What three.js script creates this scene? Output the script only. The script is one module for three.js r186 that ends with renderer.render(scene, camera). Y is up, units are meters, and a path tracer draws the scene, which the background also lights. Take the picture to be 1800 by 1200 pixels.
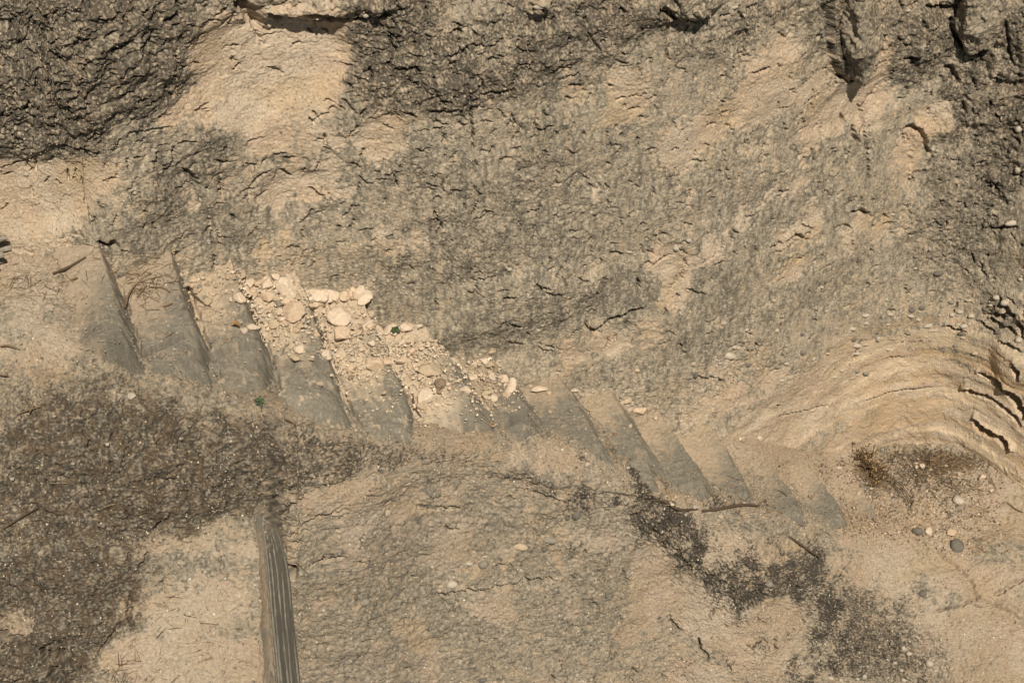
import * as THREE from 'three';
import { mergeGeometries, toCreasedNormals, mergeVertices } from 'three/addons/utils/BufferGeometryUtils.js';

// ------------------------------------------------------------------ camera, sky, sun
const scene = new THREE.Scene();
const camera = new THREE.PerspectiveCamera(20.61, 1.5, 0.1, 200);
camera.position.set(0, 7.2403, 6.7518);
camera.lookAt(0, 0, 0);
const SUN = new THREE.Vector3(0.13, 0.86, 0.48).normalize();
const SKY = (() => {                        // thin bright haze: pale blue overhead, whiter towards the horizon
  const w = 64, h = 32, d = new Float32Array(w * h * 4);
  for (let j = 0; j < h; j++) for (let i = 0; i < w; i++) { const e = Math.max(0, Math.sin(((j + 0.5) / h - 0.5) * Math.PI)), t = Math.pow(1 - e, 2.2), k = (j * w + i) * 4; d[k] = 0.40 + 0.38 * t; d[k + 1] = 0.47 + 0.30 * t; d[k + 2] = 0.56 + 0.18 * t; d[k + 3] = 1; }
  const t = new THREE.DataTexture(d, w, h, THREE.RGBAFormat, THREE.FloatType); t.mapping = THREE.EquirectangularReflectionMapping; t.magFilter = t.minFilter = THREE.LinearFilter; t.needsUpdate = true; return t;
})();
scene.background = SKY; scene.environment = SKY;
scene.backgroundIntensity = scene.environmentIntensity = 0.21;
const sun = new THREE.DirectionalLight(0xfff2e1, 4.8);
sun.position.copy(SUN).multiplyScalar(20);
sun.castShadow = true;
sun.shadow.mapSize.set(4096, 4096); sun.shadow.bias = -0.0005;
Object.assign(sun.shadow.camera, { left: -6, right: 6, top: 6, bottom: -6, near: 1, far: 40 });
scene.add(sun, sun.target);
const renderer = new THREE.WebGLRenderer({ antialias: true });
renderer.setSize(1024, 682);
renderer.shadowMap.enabled = true;
renderer.toneMapping = THREE.LinearToneMapping;
renderer.toneMappingExposure = 1.08;

// ------------------------------------------------------------------ measured layout (metres)
const CLIFF_PLAN = [[-3.219,0.863],[-3.049,0.859],[-2.879,0.855],[-2.709,0.852],[-2.539,0.849],[-2.368,0.848],[-2.199,0.847],[-2.033,0.832],[-1.879,0.784],[-1.743,0.695],[-1.615,0.586],[-1.482,0.482],[-1.34,0.389],[-1.192,0.306],[-1.038,0.236],[-0.877,0.185],[-0.712,0.149],[-0.544,0.12],[-0.376,0.091],[-0.211,0.054],[-0.048,0.006],[0.112,-0.053],[0.269,-0.117],[0.427,-0.182],[0.585,-0.244],[0.744,-0.304],[0.902,-0.368],[1.056,-0.439],[1.207,-0.518],[1.352,-0.606],[1.493,-0.7],[1.631,-0.8],[1.767,-0.903],[1.904,-1.003],[2.047,-1.092],[2.201,-1.16],[2.363,-1.205],[2.529,-1.222],[2.691,-1.202],[2.844,-1.14],[2.982,-1.047],[3.112,-0.938],[3.239,-0.825],[3.366,-0.712],[3.493,-0.599],[3.621,-0.486],[3.752,-0.377],[3.884,-0.27]];
const CLIFF_STEP = 0.17024;
const CLIFF_FOOT = [1.2,1.2,1.2,1.2,1.2,1.2,1.19,1.179,1.151,1.052,0.954,0.845,0.736,0.63,0.525,0.43,0.338,0.231,0.114,0.002,-0.109,-0.216,-0.323,-0.436,-0.552,-0.666,-0.78,-0.889,-0.997,-1.108,-1.23,-1.352,-1.47,-1.585,-1.7,-1.724,-1.747,-1.76,-1.76,-1.749,-1.735,-1.722,-1.72,-1.72,-1.72,-1.72,-1.72,-1.72];
const CLIFF_TOP = [2.47,2.46,2.46,2.46,2.46,2.46,2.46,2.46,2.46,2.45,2.38,2.3,2.22,2.16,2.11,2.06,2.03,2.01,2.0,1.98,1.96,1.92,1.89,1.84,1.8,1.77,1.73,1.69,1.65,1.6,1.54,1.48,1.42,1.35,1.28,1.23,1.19,1.18,1.2,1.25,1.33,1.41,1.48,1.56,1.62,1.7,1.76,1.83];
const GROUND_NET = [[[-3.051,1.18,0.525],[-2.996,1.2,0.731],[-2.959,1.18,0.909],[-2.929,1.13,1.088],[-2.92,1.01,1.252],[-2.918,0.86,1.421],[-2.918,0.69,1.606],[-2.921,0.51,1.784],[-2.925,0.33,1.962],[-2.936,0.13,2.129],[-2.979,-0.2,2.306]],[[-2.58,1.18,0.51],[-2.531,1.2,0.731],[-2.496,1.19,0.918],[-2.47,1.15,1.09],[-2.463,1.02,1.26],[-2.462,0.87,1.429],[-2.461,0.7,1.614],[-2.464,0.52,1.791],[-2.471,0.33,1.962],[-2.488,0.11,2.116],[-2.523,-0.22,2.294]],[[-2.159,1.18,0.51],[-2.118,1.2,0.731],[-2.085,1.2,0.928],[-2.054,1.185,1.122],[-2.044,1.07,1.305],[-2.04,0.93,1.48],[-2.053,0.72,1.63],[-2.056,0.54,1.806],[-2.058,0.36,1.983],[-2.073,0.14,2.135],[-2.106,-0.2,2.306]],[[-1.827,0.86,0.196],[-1.793,0.84,0.468],[-1.752,0.86,0.748],[-1.699,0.965,1.023],[-1.674,0.93,1.249],[-1.667,0.81,1.429],[-1.67,0.65,1.575],[-1.681,0.45,1.708],[-1.68,0.3,1.88],[-1.674,0.15,2.082],[-1.664,-0.05,2.367]],[[-1.427,0.62,0.04],[-1.406,0.57,0.301],[-1.374,0.56,0.616],[-1.322,0.69,0.987],[-1.3,0.68,1.203],[-1.298,0.575,1.335],[-1.302,0.45,1.434],[-1.293,0.365,1.613],[-1.278,0.285,1.839],[-1.262,0.2,2.085],[-1.24,0.07,2.439]],[[-1.256,0.52,-0.008],[-1.236,0.47,0.263],[-1.208,0.46,0.581],[-1.159,0.62,0.961],[-1.145,0.58,1.153],[-1.141,0.5,1.291],[-1.144,0.385,1.383],[-1.132,0.318,1.578],[-1.119,0.24,1.807],[-1.105,0.16,2.059],[-1.085,0.03,2.415]],[[-1.171,0.46,-0.04],[-1.15,0.41,0.265],[-1.123,0.4,0.602],[-1.083,0.53,0.943],[-1.071,0.48,1.138],[-1.073,0.37,1.237],[-1.085,0.19,1.282],[-1.101,-0.05,1.354],[-1.122,-0.37,1.444],[-1.143,-0.71,1.549],[-1.167,-1.14,1.728]],[[-1.108,0.42,-0.047],[-1.089,0.36,0.257],[-1.062,0.36,0.603],[-1.024,0.47,0.973],[-1.014,0.43,1.149],[-1.015,0.33,1.239],[-1.022,0.18,1.308],[-1.037,-0.06,1.38],[-1.057,-0.38,1.47],[-1.077,-0.72,1.576],[-1.1,-1.15,1.739]],[[-0.774,0.2,-0.098],[-0.761,0.14,0.211],[-0.743,0.14,0.541],[-0.718,0.26,0.884],[-0.711,0.24,1.028],[-0.71,0.18,1.102],[-0.715,0.05,1.156],[-0.727,-0.24,1.248],[-0.74,-0.56,1.346],[-0.753,-0.9,1.459],[-0.769,-1.33,1.631]],[[-0.422,0.0,-0.062],[-0.416,-0.05,0.197],[-0.405,0.04,0.492],[-0.394,0.12,0.759],[-0.392,0.1,0.859],[-0.393,0.04,0.904],[-0.396,-0.1,0.921],[-0.405,-0.46,0.997],[-0.413,-0.82,1.13],[-0.42,-1.18,1.277],[-0.427,-1.6,1.47]],[[0.0,-0.3,-0.144],[0.0,-0.3,0.095],[0.0,-0.28,0.265],[0.0,-0.17,0.503],[0.0,-0.15,0.653],[0.0,-0.22,0.715],[0.0,-0.35,0.771],[0.0,-0.68,0.887],[0.0,-1.02,1.027],[0.0,-1.36,1.178],[0.0,-1.76,1.374]],[[0.446,-0.6,-0.246],[0.438,-0.55,-0.021],[0.428,-0.47,0.21],[0.418,-0.36,0.46],[0.416,-0.39,0.57],[0.415,-0.44,0.651],[0.417,-0.56,0.7],[0.423,-0.85,0.799],[0.43,-1.17,0.923],[0.436,-1.52,1.074],[0.443,-1.93,1.273]],[[0.916,-0.93,-0.321],[0.903,-0.93,-0.095],[0.883,-0.85,0.177],[0.861,-0.74,0.436],[0.857,-0.76,0.514],[0.857,-0.8,0.56],[0.863,-0.93,0.599],[0.875,-1.2,0.676],[0.884,-1.46,0.798],[0.894,-1.76,0.956],[0.905,-2.13,1.153]],[[1.405,-1.2,-0.387],[1.382,-1.17,-0.146],[1.359,-1.13,0.074],[1.326,-1.015,0.327],[1.316,-1.03,0.454],[1.311,-1.07,0.56],[1.315,-1.19,0.638],[1.326,-1.4,0.745],[1.335,-1.6,0.854],[1.346,-1.84,0.98],[1.36,-2.14,1.147]],[[1.973,-1.7,-0.709],[1.912,-1.56,-0.334],[1.881,-1.53,-0.095],[1.841,-1.435,0.145],[1.825,-1.445,0.301],[1.81,-1.48,0.467],[1.81,-1.58,0.569],[1.817,-1.72,0.659],[1.825,-1.87,0.752],[1.834,-2.05,0.865],[1.848,-2.32,1.04]],[[2.5,-1.78,-0.854],[2.454,-1.77,-0.548],[2.41,-1.75,-0.267],[2.363,-1.7,0.007],[2.333,-1.7,0.215],[2.311,-1.73,0.396],[2.303,-1.8,0.526],[2.303,-1.9,0.635],[2.303,-2.0,0.744],[2.3,-2.1,0.872],[2.3,-2.28,1.063]],[[2.977,-1.76,-0.745],[2.932,-1.78,-0.467],[2.89,-1.79,-0.211],[2.849,-1.79,0.024],[2.816,-1.8,0.224],[2.787,-1.82,0.412],[2.762,-1.84,0.577],[2.744,-1.87,0.713],[2.727,-1.9,0.847],[2.706,-1.93,0.997],[2.679,-2.0,1.231]],[[3.463,-1.78,-0.334],[3.431,-1.79,-0.168],[3.4,-1.8,-0.005],[3.369,-1.81,0.155],[3.339,-1.82,0.312],[3.313,-1.84,0.459],[3.284,-1.85,0.61],[3.259,-1.87,0.752],[3.238,-1.9,0.885],[3.218,-1.93,1.016],[3.189,-2.0,1.231]]];
const GROUND_A = [-2.95,-2.492,-2.077,-1.707,-1.318,-1.157,-1.117,-1.055,-0.738,-0.408,0.0,0.428,0.882,1.344,1.852,2.353,2.806,3.319];
const GROUND_B = [0.0,0.266,0.527,0.811,0.984,1.136,1.307,1.549,1.809,2.09,2.469];
const STEP_Y = [1.2,0.985,0.77,0.555,0.34,0.125,-0.09,-0.305,-0.52,-0.735,-0.95,-1.165,-1.38,-1.595];
const NOSING = [[[-2.195,0.583],[-2.08,0.803],[-2.003,0.97],[-1.958,1.088],[-1.912,1.136]],[[-1.882,0.583],[-1.798,0.803],[-1.742,0.97],[-1.709,1.071],[-1.674,1.112]],[[-1.616,0.363],[-1.55,0.573],[-1.477,0.759],[-1.424,0.89],[-1.365,1.022]],[[-1.361,0.255],[-1.285,0.456],[-1.212,0.626],[-1.163,0.791],[-1.132,0.976]],[[-1.034,0.208],[-0.946,0.46],[-0.873,0.65],[-0.801,0.8],[-0.725,0.962]],[[-0.721,0.199],[-0.625,0.414],[-0.538,0.607],[-0.472,0.78],[-0.414,0.938]],[[-0.397,0.157],[-0.29,0.335],[-0.201,0.503],[-0.157,0.624],[-0.107,0.753]],[[-0.096,0.08],[-0.021,0.201],[0.053,0.309],[0.112,0.403],[0.153,0.486]],[[0.261,0.001],[0.341,0.131],[0.406,0.288],[0.463,0.418],[0.547,0.56]],[[0.557,-0.078],[0.635,0.087],[0.706,0.238],[0.767,0.395],[0.833,0.559]],[[0.844,-0.098],[0.943,0.089],[1.015,0.203],[1.056,0.309],[1.095,0.395]],[[1.153,-0.176],[1.237,-0.007],[1.29,0.129],[1.331,0.225],[1.384,0.311]],[[1.463,-0.142],[1.549,-0.016],[1.611,0.093],[1.656,0.209],[1.714,0.335]],[[1.778,-0.232],[1.848,-0.112],[1.898,-0.026],[1.935,0.067],[1.984,0.156]],[[2.112,-0.253],[2.163,-0.124],[2.198,-0.002],[2.22,0.072],[2.261,0.137]]];
const C_DARK = [[2.27,2.04,0.16,0.07,0.0,0.5],[4.07,1.55,0.27,0.18,0.0,0.4],[4.45,1.5,0.21,0.15,0.0,0.35],[4.98,1.41,0.48,0.11,0.0,0.45],[2.73,1.85,0.11,0.17,0.0,0.5],[3.71,1.56,0.18,0.15,0.0,0.5],[2.01,1.78,0.09,0.17,0.0,0.5],[5.35,1.28,0.16,0.14,0.0,0.5],[6.24,-0.02,0.16,0.33,0.0,0.35],[6.65,-0.66,0.18,0.15,0.0,0.35],[2.53,1.13,0.16,0.18,0.0,0.2],[3.13,0.95,0.27,0.19,0.0,0.25],[3.95,0.46,0.21,0.14,0.0,0.25],[5.48,1.1,0.09,0.28,0.0,1.0],[6.22,0.93,0.05,0.17,0.0,1.0],[5.6,0.85,0.11,0.04,0.0,0.7],[6.28,1.03,0.16,0.12,0.0,0.7],[1.37,2.16,0.64,0.34,0.0,0.95],[1.13,1.83,0.64,0.19,0.0,0.85],[1.76,2.1,0.3,0.22,0.0,0.85],[1.83,1.84,0.21,0.15,0.0,0.7],[1.52,1.85,0.39,0.12,0.0,0.6],[1.14,2.34,0.62,0.15,0.0,0.8],[2.05,1.99,0.11,0.14,0.0,0.45],[1.94,2.14,0.23,0.11,0.0,0.6],[2.91,1.77,0.23,0.32,0.0,0.72],[3.1,1.61,0.34,0.18,0.0,0.6],[3.21,1.46,0.43,0.11,0.0,0.75],[3.52,1.49,0.43,0.15,0.0,0.6],[3.84,1.67,0.39,0.15,0.0,0.6],[2.95,1.89,0.3,0.11,0.0,0.6],[4.22,1.62,0.34,0.12,0.0,0.62],[2.79,1.53,0.11,0.21,0.0,0.62],[3.89,1.46,0.25,0.15,0.0,0.4],[3.47,1.75,0.32,0.11,0.0,0.5],[2.59,1.95,0.16,0.06,0.0,0.55],[4.69,1.41,0.34,0.14,0.0,0.42],[5.61,1.06,0.21,0.25,0.0,0.62],[6.01,0.94,0.27,0.19,0.0,0.8],[6.33,0.91,0.25,0.23,0.0,0.85],[6.53,0.67,0.14,0.43,0.0,0.8],[5.97,0.77,0.23,0.14,0.0,0.6],[6.28,0.47,0.18,0.28,0.0,0.6],[6.53,0.22,0.18,0.37,0.0,0.65],[5.27,1.18,0.16,0.21,0.0,0.35],[5.88,1.11,0.37,0.1,0.0,0.5],[1.83,1.32,0.18,0.17,0.0,0.42],[2.08,1.39,0.11,0.19,0.0,0.5],[1.79,1.69,0.14,0.04,0.0,0.45],[1.82,1.14,0.27,0.15,0.0,0.3],[3.36,0.69,0.53,0.29,0.0,0.32],[3.69,1.08,0.18,0.37,0.0,0.34],[2.99,0.62,0.39,0.19,0.0,0.3],[2.18,1.15,0.16,0.18,0.0,0.25],[3.82,0.16,0.21,0.18,0.0,0.32],[3.39,0.08,0.48,0.11,0.0,0.28],[6.5,-0.33,0.21,0.29,0.0,0.42],[6.26,0.6,0.14,0.14,0.0,0.5],[6.21,-0.34,0.16,0.23,0.0,0.3],[2.34,1.31,0.09,0.15,0.0,0.2]];
const C_FRESH = [[3.84,0.79,0.18,0.14,0.0,0.3],[3.13,1.13,0.16,0.12,0.0,0.3],[1.61,1.16,0.16,0.08,0.0,0.3],[4.29,0.76,0.37,0.33,0.0,0.34],[4.8,0.84,0.46,0.26,0.0,0.4],[5.28,0.41,0.57,0.33,0.0,0.36],[4.63,0.22,0.39,0.18,0.0,0.36],[5.66,-0.2,0.5,0.23,0.0,0.32],[4.13,1.27,0.18,0.18,0.0,0.42],[5.11,1.09,0.25,0.19,0.0,0.42],[2.71,0.72,0.18,0.12,0.0,0.3],[2.23,1.44,0.16,0.18,0.0,0.42],[2.54,1.25,0.16,0.15,0.0,0.42],[2.23,0.85,0.23,0.12,0.0,0.36],[4.89,-0.21,0.48,0.22,0.0,0.3],[4.45,0.56,0.25,0.17,0.0,0.4],[5.89,0.05,0.23,0.19,0.0,0.36],[5.41,0.6,0.25,0.14,0.0,0.45],[3.51,1.25,0.3,0.1,0.0,0.3],[3.78,-0.11,0.25,0.07,0.0,0.3],[1.13,1.5,0.5,0.14,0.0,1.0],[1.04,1.29,0.34,0.15,0.0,0.8],[0.95,1.6,0.16,0.06,0.0,0.6],[2.21,1.83,0.19,0.23,0.0,1.0],[2.5,1.72,0.23,0.26,0.0,1.1],[2.33,1.51,0.3,0.12,0.0,0.9],[2.02,1.65,0.21,0.08,0.0,0.8],[2.4,1.36,0.21,0.11,0.0,0.75],[1.99,1.51,0.18,0.08,0.0,0.4],[2.41,1.04,0.21,0.12,0.0,0.8],[1.92,1.21,0.07,0.11,0.0,0.6],[2.86,1.26,0.18,0.15,0.0,0.8],[2.69,1.13,0.16,0.22,0.0,0.5],[2.94,0.66,0.14,0.11,0.0,0.6],[2.72,0.78,0.09,0.17,0.0,0.3],[3.85,1.3,0.16,0.08,0.0,0.6],[4.09,1.16,0.09,0.19,0.0,0.6],[4.45,0.88,0.21,0.23,0.0,0.5],[4.95,1.0,0.25,0.23,0.0,0.7],[4.98,1.22,0.16,0.17,0.0,0.4],[5.57,0.73,0.32,0.11,0.0,0.8],[5.36,0.89,0.21,0.11,0.0,0.6],[6.13,0.42,0.16,0.12,0.0,0.7],[6.01,0.23,0.11,0.21,0.0,0.6],[5.77,0.58,0.18,0.14,0.0,0.6],[5.77,0.88,0.05,0.18,0.0,0.6],[5.21,-0.06,0.27,0.26,0.0,0.55],[4.4,0.09,0.11,0.21,0.0,0.9],[4.45,0.25,0.27,0.12,0.0,0.6],[4.7,0.2,0.25,0.14,0.0,0.3],[5.42,-1.19,0.94,0.25,0.0,1.1],[6.17,-1.25,0.48,0.14,0.0,0.9],[6.45,-1.52,0.46,0.15,0.0,1.0],[6.04,-1.69,0.71,0.14,0.0,0.9],[5.02,-1.15,0.39,0.11,0.0,0.8],[6.9,-1.26,0.23,0.26,0.0,0.8],[7.04,-1.48,0.21,0.19,0.0,0.7],[4.15,-0.2,0.3,0.1,0.0,0.6],[4.81,-0.32,0.23,0.23,0.0,0.3],[5.58,-0.39,0.46,0.17,0.0,0.3],[6.01,-0.17,0.18,0.15,0.0,0.4],[6.58,-0.53,0.18,0.18,0.0,0.4],[3.98,-0.21,0.21,0.08,0.0,0.5],[4.82,-0.83,0.39,0.11,0.0,0.6]];
const C_GREY = [[3.41,0.9,0.69,0.54,0.0,0.24],[3.33,0.53,0.8,0.26,0.0,0.22],[3.04,0.35,0.55,0.17,0.0,0.32],[3.39,0.11,0.5,0.17,0.0,0.5],[4.11,0.09,0.18,0.19,0.0,0.6],[4.06,0.73,0.39,0.4,0.0,0.25],[4.93,0.39,0.91,0.43,0.0,0.2],[1.86,1.39,0.27,0.17,0.0,0.45],[1.74,1.18,0.32,0.12,0.0,0.45],[2.13,0.96,0.25,0.18,0.0,0.4],[2.63,1.08,0.27,0.37,0.0,0.25],[6.4,-0.19,0.39,0.48,0.0,0.35],[6.26,-1.04,0.39,0.18,0.0,0.5],[4.63,-0.1,0.59,0.22,0.0,0.3],[4.45,-0.4,0.43,0.15,0.0,0.3],[6.72,-1.21,0.23,0.15,0.0,0.2],[5.73,0.11,0.32,0.22,0.0,0.2],[1.33,1.24,0.32,0.12,0.0,0.3],[1.62,1.6,0.27,0.07,0.0,0.3],[6.3,-1.52,0.25,0.18,0.0,0.3],[2.96,1.0,0.34,0.22,0.0,0.2],[5.3,-0.41,0.55,0.25,0.0,0.2]];
const C_SCAR = [[2.37,1.73,0.39,0.25,0.0,0.06],[2.53,1.75,0.23,0.21,0.0,0.03],[1.13,1.49,0.5,0.17,0.0,0.04],[2.41,1.04,0.16,0.1,0.0,0.02],[4.4,0.09,0.09,0.18,0.0,0.02],[5.61,0.68,0.34,0.12,0.0,0.03],[6.13,0.14,0.14,0.18,0.0,0.03],[2.88,1.27,0.18,0.12,0.0,0.01],[1.92,1.21,0.07,0.1,0.0,0.01],[5.46,-1.17,0.85,0.19,0.0,0.02],[5.97,0.29,0.23,0.11,0.0,0.02]];
const C_BUMP = [[6.01,0.94,0.18,0.17,0.0,0.03],[2.59,1.95,0.3,0.04,0.0,0.05],[4.41,1.63,0.23,0.06,0.0,0.06],[1.49,2.07,0.5,0.3,0.0,0.03],[3.28,1.53,0.48,0.18,0.0,0.02],[6.49,-1.39,0.21,0.1,0.0,-0.02],[3.46,0.2,0.5,0.18,0.0,0.03],[6.37,0.03,0.21,0.29,0.0,0.03],[6.93,-1.04,0.14,0.15,0.0,0.05],[6.82,-0.68,0.16,0.11,0.0,0.04]];
const C_BLOCK = [[5.932,6.149,0.81,1.024,0.035,0.6],[2.355,2.789,1.892,2.202,0.035,0.3],[4.401,4.663,1.534,1.83,0.05,0.4],[2.8,2.949,1.885,2.057,0.04,0.5],[3.635,3.749,1.782,1.947,0.05,0.4],[6.675,6.995,-0.609,-0.664,0.05,0.5],[6.79,7.064,-0.705,-0.74,0.05,0.4],[6.012,6.229,0.094,0.349,0.03,0.8],[2.915,3.04,1.61,1.72,0.02,0.8],[5.121,5.315,-0.03,0.149,0.02,0.8],[6.275,6.504,0.356,0.769,0.03,0.8],[2.629,2.755,1.3,1.437,0.02,0.9],[6.389,6.687,0.659,1.038,0.04,0.6]];
const CRAGS = [[5.601,1.148,0.2,0.62,0.26],[6.298,1.045,0.22,0.44,0.24],[4.503,1.678,0.22,0.24,0.2]];
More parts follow.
